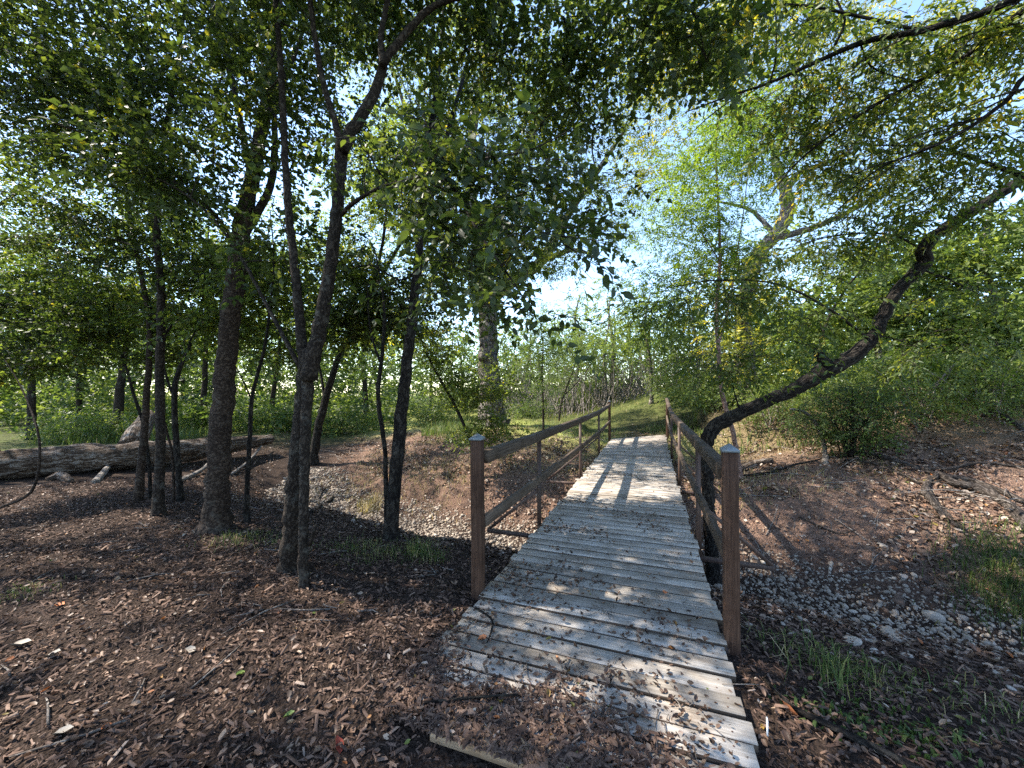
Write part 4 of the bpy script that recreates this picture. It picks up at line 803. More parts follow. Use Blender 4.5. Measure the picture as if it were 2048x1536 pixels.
# woodland mass far behind
def woodland():
    r = np.random.default_rng(88); pos = []; 
    for k in range(900):
        a = r.uniform(-1.15, 1.15); d = r.uniform(26, 60); x = d*math.sin(a)*1.25; y = d*math.cos(a)
        if y < 16: continue
        z = float(ground_z(x, y)); h = r.uniform(.01, 1)**1.25*(8 if a < .3 else 9)
        if -.05 < a < .32: h *= .85
        pos.append((x, y, z+h))
    pos = np.array(pos); n = 5; idx = np.repeat(np.arange(len(pos)), n)
    d = r.normal(0, 1, (len(idx), 3)); d[:, 2] *= .5; d /= np.linalg.norm(d, axis=1)[:, None]
    q = pos[idx]+d*r.uniform(0, 1.5, (len(idx), 1)); V, T, tn = place_sprays('far', q, d, r.uniform(1.4, 2.3, len(idx)), r, r.normal(.5, .15, len(pos))[idx]); NLEAF[0] += len(T)
    nb = 520; a2 = r.uniform(-1.2, 1.2, nb); d2 = r.uniform(62, 85, nb); p2 = np.stack([d2*np.sin(a2)*1.25, np.maximum(d2*np.cos(a2), 30), r.random(nb)*11], -1); p2[:, 2] += ground_z(p2[:, 0], p2[:, 1]); i2 = np.repeat(np.arange(nb), 4)
    e2 = r.normal(0, 1, (len(i2), 3)); e2 /= np.linalg.norm(e2, axis=1)[:, None]; V2, T2, t2 = place_sprays('far', p2[i2]+e2*1.5, e2, r.uniform(3, 5, len(i2)), r, r.normal(.4, .15, nb)[i2]); T = np.vstack([T, T2+len(V)]); V = np.vstack([V, V2]); tn = np.concatenate([tn, t2])
    o = link('woodland', npmesh('woodland', V, T, LEAF_WOOD, tint=tn)); tag(o, 'distant wood of pale green trees closing off the view', 'woodland', kind='stuff')
    tb = Tubes()
    for k in range(60):
        a = r.uniform(-1.1, 1.1); dd = r.uniform(26, 52); x = dd*math.sin(a)*1.2; y = dd*math.cos(a)
        if y < 16: continue
        z = float(ground_z(x, y)); h = r.uniform(4, 8); tb.add(np.array([(x, y, z-.1), (x+r.normal(0, .3), y, z+h*.5), (x+r.normal(0, .6), y, z+h)]), (.16, .12, .05), 6, cap=False)
    o = link('woodland_trunks', tb.mesh('woodland_trunks', BARK)); tag(o, 'many far trunks within the distant wood', 'woodland', kind='stuff')
woodland()

def undergrowth():
    r = np.random.default_rng(89); n = 3000; x = r.uniform(-36, 30, n); y = r.uniform(13.5, 30, n)
    m = (np.abs(x) < 1.45*y) & ((x < -5-.1*(y-14)) & (y > 14.5+1.5*noise2(x*.3, x*0, 3)) | (x > 9+.45*(y-13)) | (y > 25.5)); x, y = x[m], y[m]; n = len(x)
    h = r.random(n)**1.3*np.where(x > 0, 3.4, 6.0); pos = np.stack([x, y, ground_z(x, y)+.1+h], -1); k = 4; idx = np.repeat(np.arange(n), k)
    d = r.normal(0, 1, (len(idx), 3)); d[:, 2] = d[:, 2]*.5+.15; d /= np.linalg.norm(d, axis=1)[:, None]; q = pos[idx]+d*r.uniform(0, .8, (len(idx), 1))
    V, T, tn = place_sprays('oak', q, d, r.uniform(1.9, 3.2, len(idx)), r, r.normal(.45, .2, n)[idx]); NLEAF[0] += len(T)
    tag(link('undergrowth', npmesh('undergrowth', V, T, LEAF_WOOD, tint=tn)), 'sunlit leafy undergrowth filling the gaps between the far trunks', 'undergrowth', kind='stuff')
undergrowth()

# ------------------------------------------------------------------ fallen log and dead wood
def fallen_log():
    A = base(95, 958); Bm = base(300, 938); C_ = base(525, 905)
    a = A+np.array((-.9, -.25, .25)); c = C_+np.array((.1, .2, .34)); m = Bm+np.array((0, .1, .30))
    root = empty('fallen_log', tuple(A)); tag(root, 'huge fallen grey log lying across the bank at the left', 'log')
    tb = Tubes(); P, par = catmull([a, (a+m)/2+np.array((0, 0, .02)), m, (m+c)/2+np.array((0, 0, -.03)), c], .08)
    tb.add(P, np.interp(par, [0, .25, .5, .75, 1], [.25, .26, .25, .21, .12]), 28, .2, seed=3); link('trunk', tb.mesh('trunk', BARK_LOG), root)
    t2 = Tubes(); p0 = at(262, 895, m[1]); t2.add(catmull([p0, at(275, 868, m[1]+.3), at(288, 848, m[1]+.7), at(296, 830, m[1]+1.2)], .1)[0], np.linspace(.24, .13, len(catmull([p0, at(275, 868, m[1]+.3), at(288, 848, m[1]+.7), at(296, 830, m[1]+1.2)], .1)[0])), 16, .12, seed=5)
    link('branch_stub', t2.mesh('branch_stub', BARK_LOG), root)
    # splintered end : wedges of heartwood
    r = np.random.default_rng(4); t3 = Tubes()
    for k in range(16):
        an = r.uniform(0, 6.28); q = r.uniform(.05, .3); o_ = a+np.array((.1, .05*q, 0))+np.array((r.normal(0, .03), q*math.cos(an), q*math.sin(an))); L = r.uniform(.25, .75)
        t3.add(np.array([o_, o_+np.array((-L*.6, -.12*L, r.normal(0, .06))), o_+np.array((-L, -.2*L, r.normal(0, .1)))]), (r.uniform(.04, .09), .05, .012), 6, .2, seed=k)
    for k in range(3):
        o_ = a+np.array((.15+.1*k, -.1, .25)); t3.add(np.array([o_, o_+np.array((-.02, -.02, .16)), o_+np.array((-.03, 0, .28))]), (.07, .06, .03), 7, .25, seed=30+k)
    link('splintered_end', t3.mesh('splintered_end', ENDM), root)
fallen_log()
def stick(name, label, pts, rad, m=BARK_GREY, seed=0, cat='branch', group=None, sides=7):
    P = np.array(pts); tb = Tubes(); C_, par = catmull(P, .05); tb.add(C_, np.interp(par, np.linspace(0, 1, len(rad)), rad), sides, .12, seed=seed)
    o = link(name, tb.mesh(name, m)); tag(o, label, cat, group); return o
def on(u, v, dz=.02): b = base(u, v); return b+np.array((0, 0, dz))
stick('dead_branch', 'pale dead branch propped against the log between the thin trunks', [on(190, 968), on(215, 945, .1), on(230, 930, .2), on(262, 935, .16)], [.06, .05, .04, .02], seed=1)
stick('dead_branch', 'long grey branch lying from the thickest trunk towards the thin pair', [on(352, 968, .03), on(385, 955, .05), on(412, 942, .10), on(425, 925, .18)], [.045, .04, .035, .025], seed=2)
stick('dead_branch', 'dead limb sloping up to the right end of the log', [on(462, 952, .03), on(490, 935, .08), on(515, 918, .2), on(530, 898, .3)], [.035, .03, .03, .015], seed=3)
stick('bark_slab', 'slab of bark lying on the ground before the left end of the log', [on(97, 962, .03), on(120, 958, .05), on(143, 966, .03)], [.05, .09, .04], BARK_LOG, 4, 'bark')
stick('dead_branch', 'dark forked stick lying on the sunny creek bank behind the forked tree', [on(622, 1030, .02), on(640, 1018, .06), on(660, 1005, .04), on(668, 995, .02)], [.03, .035, .03, .012], BARK_DARK, 5)
stick('dead_branch', 'short dark stick higher on the sunny creek bank', [on(638, 998, .02), on(648, 984, .05), on(658, 975, .03)], [.015, .02, .012], BARK_DARK, 6)
stick('dead_log', 'short dead log lying behind the near right post', [on(1478, 945, .05), on(1510, 935, .08), on(1545, 928, .08)], [.06, .07, .05], BARK_LOG, 7, 'log')
stick('dead_branch', 'dark root branch crossing the bank right of the dead log', [on(1480, 955, .03), on(1540, 948, .03), on(1590, 935, .05), on(1640, 925, .05)], [.02, .025, .022, .01], BARK_DARK, 8)
# exposed roots on the right bank
rr_ = np.random.default_rng(31)
roots = [([(1862, 962), (1850, 990), (1862, 1010), (1890, 1040), (1918, 1066)], [.05, .06, .05, .045, .02], 'pale looped root curling down the eroded right bank'),
         ([(1868, 965), (1880, 958), (1910, 975), (1950, 985), (1990, 1000), (2030, 1035), (2060, 1070)], [.05, .06, .07, .075, .07, .07, .06], 'thick root arching over the hollow in the right bank'),
         ([(1845, 945), (1890, 960), (1940, 968), (2000, 985), (2060, 1020)], [.03, .04, .045, .05, .045], 'second thick root above the hollow in the right bank'),
         ([(1700, 905), (1760, 920), (1830, 940), (1890, 945), (1960, 935), (2050, 942)], [.03, .035, .035, .035, .03, .02], 'long root running from the dark shrub to the right edge'),
         ([(1965, 836), (1990, 828), (2015, 840), (2048, 865)], [.03, .05, .05, .04], 'bent root near the top of the right bank by the edge'),
         ([(1690, 925), (1740, 935), (1800, 955), (1840, 975)], [.02, .022, .02, .012], 'thin root trailing below the dark shrub'),
         ([(1872, 970), (1900, 962), (1940, 975), (1980, 992), (2015, 1025), (2050, 1075)], [.025, .035, .04, .04, .04, .035], 'third root hugging the underside of the thick arching root'),
         ([(1890, 985), (1930, 1000), (1960, 1020), (1985, 1050)], [.015, .018, .016, .01], 'slender root inside the hollow of the right bank'),
         ([(1856, 985), (1872, 1012), (1900, 1040), (1930, 1070)], [.025, .03, .028, .015], 'second looped root beside the pale one on the right bank'),
         ([(1600, 1040), (1640, 1056), (1680, 1072), (1712, 1074)], [.012, .016, .014, .008], 'thin dark root on the bare lower bank')]
for i, (pp, rd, lab) in enumerate(roots):
    stick('exposed_root', lab, [on(u, v, .05+rr_.normal()*.02) for u, v in pp], [q*.8 for q in rd], BARK_ROOT, 40+i, 'root', 'exposed roots on the right bank', 9)
for i in range(14):
    u, v = rr_.uniform(1860, 2030), rr_.uniform(975, 1060); a = on(u, v, .08); d = rr_.normal(0, .3, 3); d[2] = -abs(d[2])*.3
    stick('rootlet', 'fine pale rootlets hanging in the bank hollow by the right edge', [a, a+d*.5+np.array((0, 0, .03)), a+d], [.008, .006, .003], BARK_GREY, 60+i, 'root', 'rootlets in the bank hollow', 5)

# ------------------------------------------------------------------ ground cover
def place_flat(tmplV, tmplT, x, y, z, yaw, sc3, tilt, r, normal_from=True):
    """copies of one small shape laid on the ground, following the slope"""
    n = len(x); e = .05
    if normal_from:
        nx = -(ground_z(x+e, y)-ground_z(x-e, y))/(2*e); ny = -(ground_z(x, y+e)-ground_z(x, y-e))/(2*e)
    else: nx = ny = np.zeros(n)
    N = np.stack([nx+r.normal(0, tilt, n), ny+r.normal(0, tilt, n), np.ones(n)], -1); N /= np.linalg.norm(N, axis=1)[:, None]
    X = np.stack([np.cos(yaw), np.sin(yaw), np.zeros(n)], -1); X -= N*(X*N).sum(1)[:, None]; X /= np.linalg.norm(X, axis=1)[:, None]; Yv = np.cross(N, X)
    V = np.stack([x, y, z], -1)[:, None]+(tmplV[None, :, :1]*sc3[:, None, :1])*X[:, None]+(tmplV[None, :, 1:2]*sc3[:, None, 1:2])*Yv[:, None]+(tmplV[None, :, 2:]*sc3[:, None, 2:])*N[:, None]
    T = (tmplT[None]+(np.arange(n)*len(tmplV))[:, None, None]).reshape(-1, 3); return V.reshape(-1, 3), T
CHV = np.array([(-.5, -.5, -.4), (.5, -.42, -.4), (.46, .5, -.4), (-.5, .44, -.4), (-.36, .05, .5), (.38, -.08, .5)]); CHT = np.array([(0, 1, 5), (0, 5, 4), (2, 3, 4), (2, 4, 5)])
LFV = np.array([(0, 0, .1), (.28, .36, .30), (.72, .33, .38), (1, .05, .22), (.66, -.40, .20), (.22, -.30, .34), (.48, .02, -.05)]); LFT = np.array([(0, 6, 1), (1, 6, 2), (2, 6, 3), (3, 6, 4), (4, 6, 5), (5, 6, 0)])
def scatter(n, r, fx):
    """points over the near ground, denser close to the viewer's end of the bridge; fx keeps or drops"""
    q = r.random(n)**.62*9.0; a = r.uniform(-1.45, 1.45, n); x = q*np.sin(a)*1.15; y = .85+q*np.cos(a)
    m = fx(x, y); return x[m], y[m]
def deck_mask(x, y):
    s_, t_ = to_st(x, y); return (s_ > 1.5) & (t_ > -1.25) & (t_ < .45) & (s_ < 12.6)
def near_mask(x, y):
    d = creek_d(x, y); s_, t_ = to_st(x, y); r_ = noise2(x*7, y*7, 5)
    return (d < -.75+r_*.5) & ~deck_mask(x, y) & (y > .9) & (np.abs(x) < y*1.5+.4)
r = np.random.default_rng(101)
Vs, Ts, Ns = [], [], []; off = 0
x, y = scatter(185000, r, near_mask); n = len(x)
L = r.gamma(2.2, .0105, n)+.008; W = np.minimum(L*r.uniform(.10, .36, n), .016); H = W*r.uniform(.35, .8, n)
yaw = r.vonmises(-.5, .5, n)
V, T = place_flat(CHV, CHT, x, y, ground_z(x, y)+H*.35+r.exponential(.007, n), yaw, np.stack([L, W, H], -1), .42, r)
tn = np.repeat(np.clip(r.normal(.42, .20, n)+.2*fbm(x*1.5, y*1.5, 8, 2), 0, 1), 6)
o = link('wood_chips', npmesh('wood_chips', V, T, CHIP, tint=tn)); tag(o, 'brown wood chip mulch covering the near ground', 'mulch', kind='stuff'); print('chips', n)
def litter(name, label, x, y, z, r, lo, hi, mean, sd, tilt=.35, special=.03, nf=True):
    n = len(x); L = r.uniform(lo, hi, n); sc3 = np.stack([L, L*r.uniform(.4, .95, n), L*r.uniform(.2, 1.3, n)], -1)
    V, T = place_flat(LFV, LFT, x, y, z, r.uniform(0, 6.28, n), sc3, tilt, r, nf); t_ = np.clip(r.normal(mean, sd, n), 0, .88); k = r.random(n) < special; t_[k] = r.uniform(.88, 1, k.sum())
    o = link(name, npmesh(name, V, T, LITTER, tint=np.repeat(t_, 7))); tag(o, label, 'leaf litter', kind='stuff'); return o
x, y = scatter(8000, r, lambda a, b_: near_mask(a, b_) & (fbm(a*2.2, b_*2.2, 61, 2) > .02)); litter('leaf_litter', 'larger dry leaves drifted in clumps over the mulch', x, y, ground_z(x, y)+.012+r.exponential(.008, len(x)), r, .02, .05, .42, .2, .5, .04)
x, y = scatter(22000, r, near_mask); litter('leaf_litter', 'fallen dry leaves scattered over the mulch', x, y, ground_z(x, y)+.008+r.exponential(.006, len(x)), r, .015, .042, .38, .18, .35, .035)
# litter on the far bank and the lower slopes
n = 130000; x = r.uniform(-9, 11, n); y = r.uniform(2.2, 15, n); d = creek_d(x, y)
m = ((d > .5+.7*r.random(n)) & (d < 8+r.random(n)*3) | (d < -.6) & (d > -2)) & ~deck_mask(x, y) & (np.abs(x) < y*1.45) & (r.random(n) < 1/(1+(np.hypot(x, y)/8)**2)); x, y = x[m], y[m]
litter('leaf_litter', 'dry brown leaves strewn over the creek banks', x, y, ground_z(x, y)+.006+r.exponential(.008, len(x)), r, .015, .06, .58, .22, .5, .03); print('bank litter', len(x))
n = 60000; x = r.uniform(-8, 9, n); y = r.uniform(4, 14, n); d = creek_d(x, y); m = (d > .7) & (d < 7) & ~deck_mask(x, y) & (np.abs(x) < y*1.4) & (fbm(x*1.6, y*1.6, 71, 3) > .12); x, y = x[m][:9000], y[m][:9000]
litter('leaf_litter', 'drifts of larger dry leaves caught on the creek banks', x, y, ground_z(x, y)+.012+r.exponential(.01, len(x)), r, .04, .09, .5, .22, .5, .03)
tb = Tubes()
for k in range(700):
    xx = r.uniform(-6, 9); yy = r.uniform(4.5, 12); dd = float(creek_d(np.array([xx]), np.array([yy]))[0])
    if dd < .5 or dd > 6 or deck_mask(xx, yy): continue
    a = r.uniform(0, 6.28); L0 = r.uniform(.15, .7); e_ = np.array((xx+L0*math.cos(a), yy+L0*math.sin(a), 0)); e_[2] = float(ground_z(e_[0], e_[1]))+r.uniform(.01, .09); q = np.array((xx, yy, float(ground_z(xx, yy))+.012)); rad = r.uniform(.003, .009)
    tb.add(np.array([q, (q+e_)/2+r.normal(0, .06*L0, 3)*np.array((1, 1, .4)), e_]), (rad, rad*.9, rad*.4), 4, cap=False)
tag(link('bank_twigs', tb.mesh('bank_twigs', BARK_GREY)), 'fine dead twigs strewn over the creek banks', 'twigs', kind='stuff')
# leaves, bits and mulch lying on the deck
n = 9500; s_ = 1.5+r.exponential(3.6, n); t_ = r.uniform(-1.22, .42, n); cl = fbm(s_*2.6, t_*2.6, 9, 3)
keep = (s_ < 12.4) & (r.random(n) < np.clip(.10+1.35*cl+.75*sstep(2.3, 1.5, s_)+.5*sstep(2.6, 1.6, s_)*sstep(0, -1.0, t_), .03, 1)); s_, t_ = s_[keep], t_[keep]
p = B(0, 0)[None]+BD.tolist()[0]*0 if False else np.stack([BD[0]*s_+BP[0]*t_, BD[1]*s_+BP[1]*t_], -1)
litter('deck_leaves', 'dry curled leaves scattered on the bridge planks', p[:, 0], p[:, 1], deck_z(s_, t_)+.004+r.exponential(.003, len(s_)), r, .014, .042, .34, .18, .45, .04, False); print('deck leaves', len(s_))
n = 22000; s_ = r.uniform(1.5, 2.5, n); t_ = r.uniform(-1.24, .42, n)
f = sstep(0, 1, 1.15*(1.92-s_)/.42-.42*(t_+.25)/.7+.9*fbm(s_*4, t_*4, 19, 3)); keep = r.random(n) < f*.85; s_, t_ = s_[keep], t_[keep]; n = len(s_)
p = np.stack([BD[0]*s_+BP[0]*t_, BD[1]*s_+BP[1]*t_], -1); L = r.gamma(2.2, .010, n)+.006; W = L*r.uniform(.12, .35, n)
V, T = place_flat(CHV, CHT, p[:, 0], p[:, 1], .003+r.exponential(.005, n), r.uniform(0, 6.28, n), np.stack([L, W, W*.6], -1), .25, r, False)
o = link('deck_chips', npmesh('deck_chips', V, T, CHIP, tint=np.repeat(np.clip(r.normal(.45, .2, n), 0, 1), 6))); tag(o, 'wood chips trodden over the first planks of the bridge', 'mulch', kind='stuff')
# twigs on deck and ground
tb = Tubes()
for k in range(420):
    if k < 130: s0 = 1.55+r.exponential(1.5); t0 = r.uniform(-1.1, .35); q = B(s0, t0, .008) if s0 < 9 else B(2, 0, .008); rad = r.uniform(.0015, .0035); L0 = r.uniform(.04, .2)
    else:
        xx, yy = scatter(1, r, lambda a, b_: np.ones(len(a), bool)); 
        if not near_mask(xx, yy)[0]: continue
        q = np.array((xx[0], yy[0], float(ground_z(xx[0], yy[0]))+.02)); rad = r.uniform(.002, .006); L0 = r.uniform(.08, .4)
    a = r.uniform(0, 6.28); e = q+np.array((math.cos(a), math.sin(a), 0))*L0
    if k >= 130: e[2] = float(ground_z(e[0], e[1]))+.015
    tb.add(np.array([q, (q+e)/2+r.normal(0, .08*L0, 3)*np.array((1, 1, .2)), e]), (rad, rad*.9, rad*.5), 5)
o = link('twigs', tb.mesh('twigs', BARK_GREY)); tag(o, 'small broken twigs scattered over the mulch and planks', 'twigs', kind='stuff')
# gravel
def ico(sub, r=None):
    import bmesh
    bm = bmesh.new(); bmesh.ops.create_icosphere(bm, subdivisions=sub, radius=.5); v = np.array([q.co[:] for q in bm.verts]); t = np.array([[w.index for w in f.verts] for f in bm.faces]); bm.free(); return v, t
iv, it = ico(1); r = np.random.default_rng(55); GV, GT, GN = [], [], []; off = 0
n = 125000; x = r.uniform(-5.5, 9, n); y = r.uniform(1.5, 10, n); d = creek_d(x, y)+.18*fbm(x*1.2, y*1.2, 4, 2)
m = (d > -.85) & (d < 1.05) & (r.random(n) < np.clip(1.35-np.abs(d-.1)*.95, 0, 1)) & (np.abs(x) < y*1.42); x, y = x[m], y[m]; print('gravel', len(x))
for vi in range(5):
    sel = np.arange(len(x)) % 5 == vi; xs, ys = x[sel], y[sel]; k = len(xs); v = iv*(1+r.normal(0, .13, (len(iv), 1))); L = np.clip(r.lognormal(-3.45, .45, k), .013, .09)
    V, T = place_flat(v, it, xs, ys, ground_z(xs, ys)+L*.12, r.uniform(0, 6.28, k), np.stack([L, L*r.uniform(.55, .95, k), L*r.uniform(.35, .7, k)], -1), .3, r)
    GV.append(V); GT.append(T+off); off += len(V); GN.append(np.repeat(np.clip(r.normal(.42, .17, k), 0, 1), len(iv)))
o = link('gravel', npmesh('gravel', np.vstack(GV), np.vstack(GT), STONE, tint=np.concatenate(GN), smooth=False)); tag(o, 'pale limestone gravel in the dry creek bed', 'gravel', kind='stuff')
# clods of soil on the eroded banks
CLOD = plain('soil_clod', (.13, .09, .068), .95, .05)
n = 9000; x = r.uniform(-7, 10, n); y = r.uniform(3, 12, n); d = creek_d(x, y); m = (d > .5) & (d < 5) & ~deck_mask(x, y) & (np.abs(x) < y*1.4) & (fbm(x*1.3, y*1.3, 91, 3) > .0); x, y = x[m][:2600], y[m][:2600]; k = len(x); L = np.clip(r.lognormal(-2.9, .5, k), .02, .16)
v = iv*(1+r.normal(0, .16, (len(iv), 1))); V, T = place_flat(v, it, x, y, ground_z(x, y)-L*.02, r.uniform(0, 6.28, k), np.stack([L, L*r.uniform(.5, .9, k), L*r.uniform(.3, .55, k)], -1), .4, r)
tag(link('soil_clods', npmesh('soil_clods', V, T, CLOD)), 'clods of brown earth crumbled on the creek banks', 'clods', kind='stuff')
# larger stones, each its own
iv2, it2 = ico(2); st_me = []
for k in range(6):
    dv = np.array([1+.22*fbm(v_[0]*3+k*7, v_[1]*3+v_[2]*2, k, 3) for v_ in iv2]); v = iv2*dv[:, None]; v[:, 2] = np.where(v[:, 2] > .28, .28+(v[:, 2]-.28)*.3, v[:, 2]); st_me.append(npmesh('creek_stone', v, it2, STONE, tint=np.full(len(v), .5), smooth=False))
def stone(u, v, L, lab, grp='large stones in the creek bed', seed=0, flat=.5):
    b = base(u, v); rr = np.random.default_rng(seed); o = bpy.data.objects.new('creek_stone', st_me[seed % 6]); col.objects.link(o)
    o.location = tuple(b+np.array((0, 0, L*flat*.06))); o.scale = (L, L*.65, L*flat); o.rotation_euler = (rr.normal(0, .15), rr.normal(0, .15), rr.uniform(0, 6.28)); tag(o, lab, 'stone', grp)
stone(1788, 1273, .22, 'largest pale flat stone in the creek bed right of the bridge', seed=1, flat=.3)
stone(1868, 1238, .20, 'wedge-shaped tan stone standing up at the far edge of the gravel', seed=2, flat=.7)
stone(1700, 1284, .15, 'flat oblong stone left of the largest pale stone', seed=3, flat=.35)
stone(1706, 1226, .10, 'round whitish stone beyond the largest pale stone', seed=4)
stone(1735, 1240, .13, 'grey stone in the cluster at the far edge of the gravel', seed=5)
stone(1530, 1180, .10, 'buff stone half sunk in litter near the post', seed=6)
stone(1508, 1118, .12, 'white stone by the end of the right steel brace', seed=7)
stone(1764, 1092, .12, 'tan stone embedded in the bare slope right of the bridge', seed=8)
rg = np.random.default_rng(66)
for k in range(70):
    u, v = rg.uniform(1490, 2040), 0; v = 1208+(u-1500)*.23+rg.normal(0, 27)
    stone(u, v, rg.uniform(.04, .075), 'pale cobble among the creek gravel right of the bridge', 'cobbles right of the bridge', 100+k, rg.uniform(.3, .5))
# grass
def grass(name, label, x, y, L, r, width, tint, tsd, lean=.5):
    n = len(x); z = ground_z(x, y); a = r.uniform(0, 6.28, n); ln = np.abs(r.normal(0, lean, n))+.1; dx = np.cos(a); dy = np.sin(a); sx = -dy*width/2; sy = dx*width/2
    P0 = np.stack([x-sx, y-sy, z-.01], -1); P1 = np.stack([x+sx, y+sy, z-.01], -1); m_ = np.stack([x+dx*L*ln*.35, y+dy*L*ln*.35, z+L*.6], -1); S = np.stack([sx, sy, 0*sx], -1)*.8
    P4 = np.stack([x+dx*L*ln, y+dy*L*ln, z+L*np.clip(1-.35*ln, .2, 1)], -1); V = np.stack([P0, P1, m_-S, m_+S, P4], 1).reshape(-1, 3)
    T = (np.array([(0, 1, 3), (0, 3, 2), (2, 3, 4)])[None]+(np.arange(n)*5)[:, None, None]).reshape(-1, 3)
    o = link(name, npmesh(name, V, T, GRASS_M, tint=np.repeat(np.clip(r.normal(tint, tsd, n), 0, 1), 5))); tag(o, label, 'grass', kind='stuff'); return o
def tuft_pts(spots, r):
    X, Y, LL = [], [], []
    for (u, v, rad, n, L) in spots:
        b = base(u, v); X.append(b[0]+r.normal(0, rad, n)); Y.append(b[1]+r.normal(0, rad, n)); LL.append(L*r.uniform(.5, 1.2, n))
    return np.concatenate(X), np.concatenate(Y), np.concatenate(LL)
r = np.random.default_rng(202)
x, y, L = tuft_pts([(1660, 1340, .09, 110, .15), (1600, 1300, .14, 60, .08), (1720, 1350, .12, 70, .09), (1840, 1390, .18, 70, .07), (1980, 1440, .18, 80, .07), (1540, 1285, .10, 40, .07), (2020, 1430, .18, 70, .07), (1680, 1380, .05, 40, .18)], r); grass('grass', 'green grass tufts along the near lip of the creek right of the bridge', x, y, L, r, .005, .42, .25, 1.0)
x, y, L = tuft_pts([(1640, 1430, .10, 60, .035), (1800, 1470, .10, 90, .035), (1740, 1450, .10, 80, .035), (1900, 1490, .15, 60, .035)], r); grass('weeds', 'low green weeds sprouting in the litter at the lower right', x, y, L, r, .016, .22, .12, .9)
x, y, L = tuft_pts([(2020, 1160, .24, 480, .22), (1980, 1200, .22, 260, .15), (2060, 1220, .26, 420, .2), (1960, 1130, .15, 160, .16), (2040, 1100, .2, 260, .16)], r); grass('grass', 'thick green grass clump on the slope at the right edge', x, y, L, r, .007, .3, .22, .95)
x, y, L = tuft_pts([(460, 1082, .12, 110, .09), (500, 1078, .12, 110, .09), (540, 1090, .12, 60, .07), (720, 1098, .14, 150, .09), (770, 1112, .14, 170, .10), (840, 1110, .07, 200, .18), (865, 1122, .09, 110, .10), (680, 1092, .12, 60, .07), (40, 1180, .07, 100, .04), (60, 1190, .08, 80, .04)], r)
grass('grass', 'fine grass growing round the trunks at the near bank edge', x, y, L, r, .004, .42, .25, 1.0)
x, y, L = tuft_pts([(740, 1015, .16, 200, .24), (720, 990, .3, 110, .13), (665, 975, .35, 120, .10), (830, 985, .25, 90, .14), (900, 975, .3, 120, .14), (870, 940, .3, 80, .12)], r); grass('dry_grass', 'pale straw grass on the sunny bank beyond the smooth trunk', x, y, L, r, .006, .86, .15, .8)
n = 16000; x = r.uniform(-4, 6.5, n); y = r.uniform(6, 13, n); d = creek_d(x, y); m = (d > .8) & (d < 6.5) & (fbm(x*.9, y*.9, 33, 3)+r.normal(0, .12, n) > -.02) & ~deck_mask(x, y); x, y = x[m], y[m]; grass('dry_grass', 'short straw coloured grass over the far bank', x, y, r.uniform(.04, .15, len(x)), r, .006, .80, .2, .9)
n = 42000; q = r.random(n)**.8; y = 9+q*24; x = r.uniform(-1, 1, n)*(6+y*.55)+.12*y; d = creek_d(x, y); s_, t_ = to_st(x, y); m = (d > 4.2) & ~deck_mask(x, y) & ~((np.abs(t_+.5) < .55) & (s_ < 18) & (r.random(n) < .8)) & (x < 8+(y-9)*.5); x, y = x[m], y[m]
grass('meadow_grass', 'bright short grass of the meadow past the end of the bridge', x, y, r.uniform(.05, .16, len(x))*(1+y*.02), r, .012, .56, .18, .7); print('meadow', len(x))
n = 26000; x = r.uniform(-16, -1, n); y = r.uniform(9, 20, n); d = creek_d(x, y); m = ((d > 3.2) | (d < -4) & (y > 11)) & (np.abs(x) < 1.4*y) & (fbm(x*.6, y*.6, 41, 3) > -.15); x, y = x[m], y[m]
grass('tall_weeds', 'tall green weeds behind the log and along the far bank top', x, y, r.uniform(.12, .45, len(x)), r, .018, .36, .16, .6)
n = 9000; x = r.uniform(4.5, 14, n); y = r.uniform(6.5, 14, n); d = creek_d(x, y); m = (d > 5.2) & (fbm(x*.7, y*.7, 43, 3) > 0); x, y = x[m], y[m]; grass('weeds', 'green weeds on top of the right bank', x, y, r.uniform(.1, .3, len(x)), r, .02, .36, .14, .7)
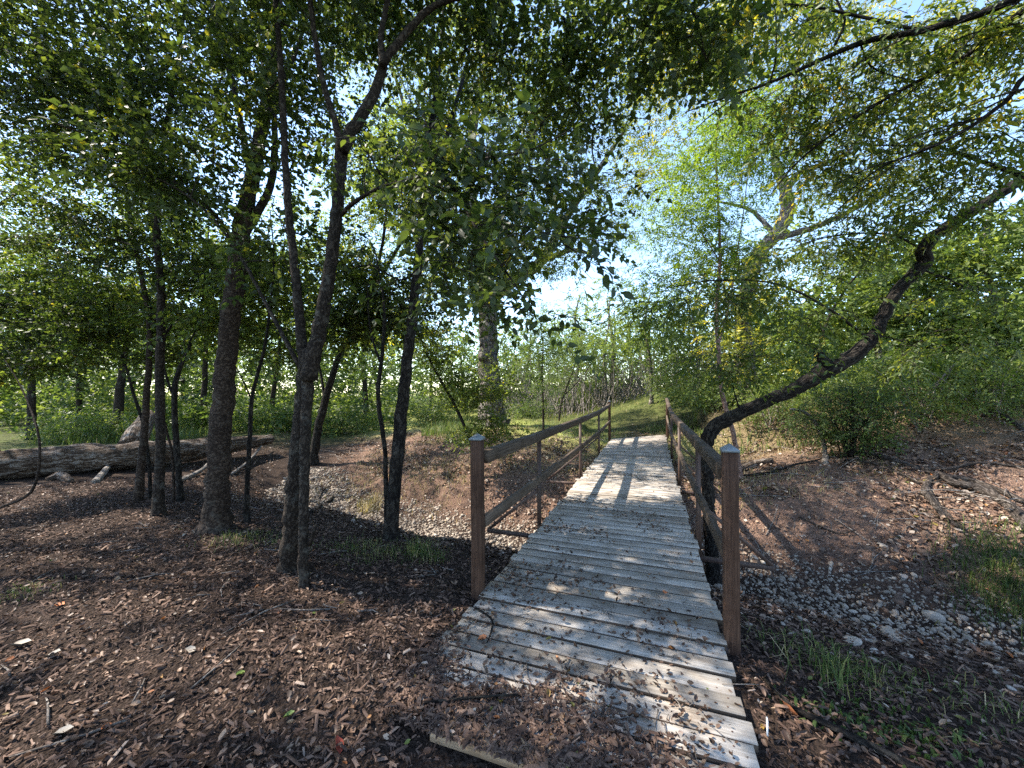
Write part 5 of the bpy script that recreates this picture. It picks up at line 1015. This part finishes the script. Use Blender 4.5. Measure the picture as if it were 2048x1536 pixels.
# ------------------------------------------------------------------ small single things
def single_leaf(lab, u, v, L, c, yaw, onz=None, cat='leaf', seed=0):
    rr = np.random.default_rng(seed); b = base(u, v)
    if onz is not None:
        d = ray(u, v); k = (onz-EYE)/d[2]; b = np.array((0, 0, EYE))+d*k
    v_ = LFV.copy()*np.array((L, L*.8, L*.8)); v_[:, 0] -= L*.5
    me = npmesh('fallen_leaf', v_, LFT, c); o = link('fallen_leaf', me, loc=tuple(b+np.array((0, 0, .012)))); o.rotation_euler = (rr.normal(0, .2), rr.normal(0, .2), yaw); tag(o, lab, cat)
CO = plain('orange_leaf', (.42, .15, .06), .7, .2); CRD = plain('red_leaf', (.30, .06, .035), .7, .2); CPALE = plain('pale_leaf', (.30, .26, .215), .7, .2); CGR = plain('green_leaf', (.16, .22, .05), .6, .3)
for i, a in enumerate([('bright orange leaf lying on the planks left of centre', 965, 1282, .06, CO, .4, 0.), ('red-orange leaf on the planks towards the right rail', 1330, 1190, .06, CO, 1.2, 0.), ('dark red leaf on the mulch at the lower centre', 1132, 1484, .05, CRD, .7, None),
    ('dark red leaf at the bottom edge left of the timber', 675, 1500, .07, CRD, 2.2, None), ('large pale leaf on the mulch at the lower left', 125, 1474, .07, CPALE, .5, None), ('large pale leaf on the mulch below the sun patches', 105, 1320, .08, CPALE, .2, None), ('pale leaf in the sun patch left of the bridge', 380, 1310, .06, CPALE, .1, None),
    ('orange leaf in the sun patch at the far left', 118, 1216, .07, CO, 0, None), ('pale crumpled leaf beside the end of the timber', 1008, 1450, .06, CPALE, .6, None), ('pale oblong leaf at the left edge of the mulch', 40, 1300, .09, CPALE, .5, None), ('fresh green leaf on the mulch near the first planks', 578, 1442, .05, CGR, .5, None),
    ('yellow-green leaf on the mulch left of the timber', 480, 1362, .05, CGR, 1.1, None), ('small red leaf at the lower left of the mulch', 212, 1465, .045, CO, 1.4, None), ('tan plate-like leaf in the sun right of the bridge', 1578, 1436, .09, CO, 2.5, None)]): single_leaf(*a, seed=i)
tg = B(2.03, .475, .012); me = box_mesh('tag', .035, .006, .06, TAGM, .001); o = link('paper_tag', me, loc=tuple(tg)); o.rotation_euler = (0, .1, BROT+1.4); tag(o, 'small white tag at the right edge of the deck', 'tag')
stick('dark_stick', 'dark rotten stick running along the ground at the lower right', [on(1528, 1365, .01), on(1580, 1420, .02), on(1660, 1470, .02), on(1760, 1520, .02), on(1850, 1560, .01)], [.008, .012, .016, .017, .015], BARK_DARK, 90)
stick('dark_twig', 'dark forked twig lying across the planks near the left edge', [B(2.45, -1.16, .012), B(2.36, -1.0, .016), B(2.25, -.95, .012), B(2.13, -.93, .012)], [.006, .007, .006, .003], BARK_DARK, 91)
stick('dark_twig', 'stick poking from the mulch onto the buried first plank', [B(1.62, -1.05, .01), B(1.72, -.8, .03), B(1.80, -.62, .03)], [.006, .007, .004], BARK_DARK, 92)
print('leaf tris', NLEAF[0], 'tris', sum(len(m_.loops)-2*len(m_.polygons) for m_ in bpy.data.meshes))
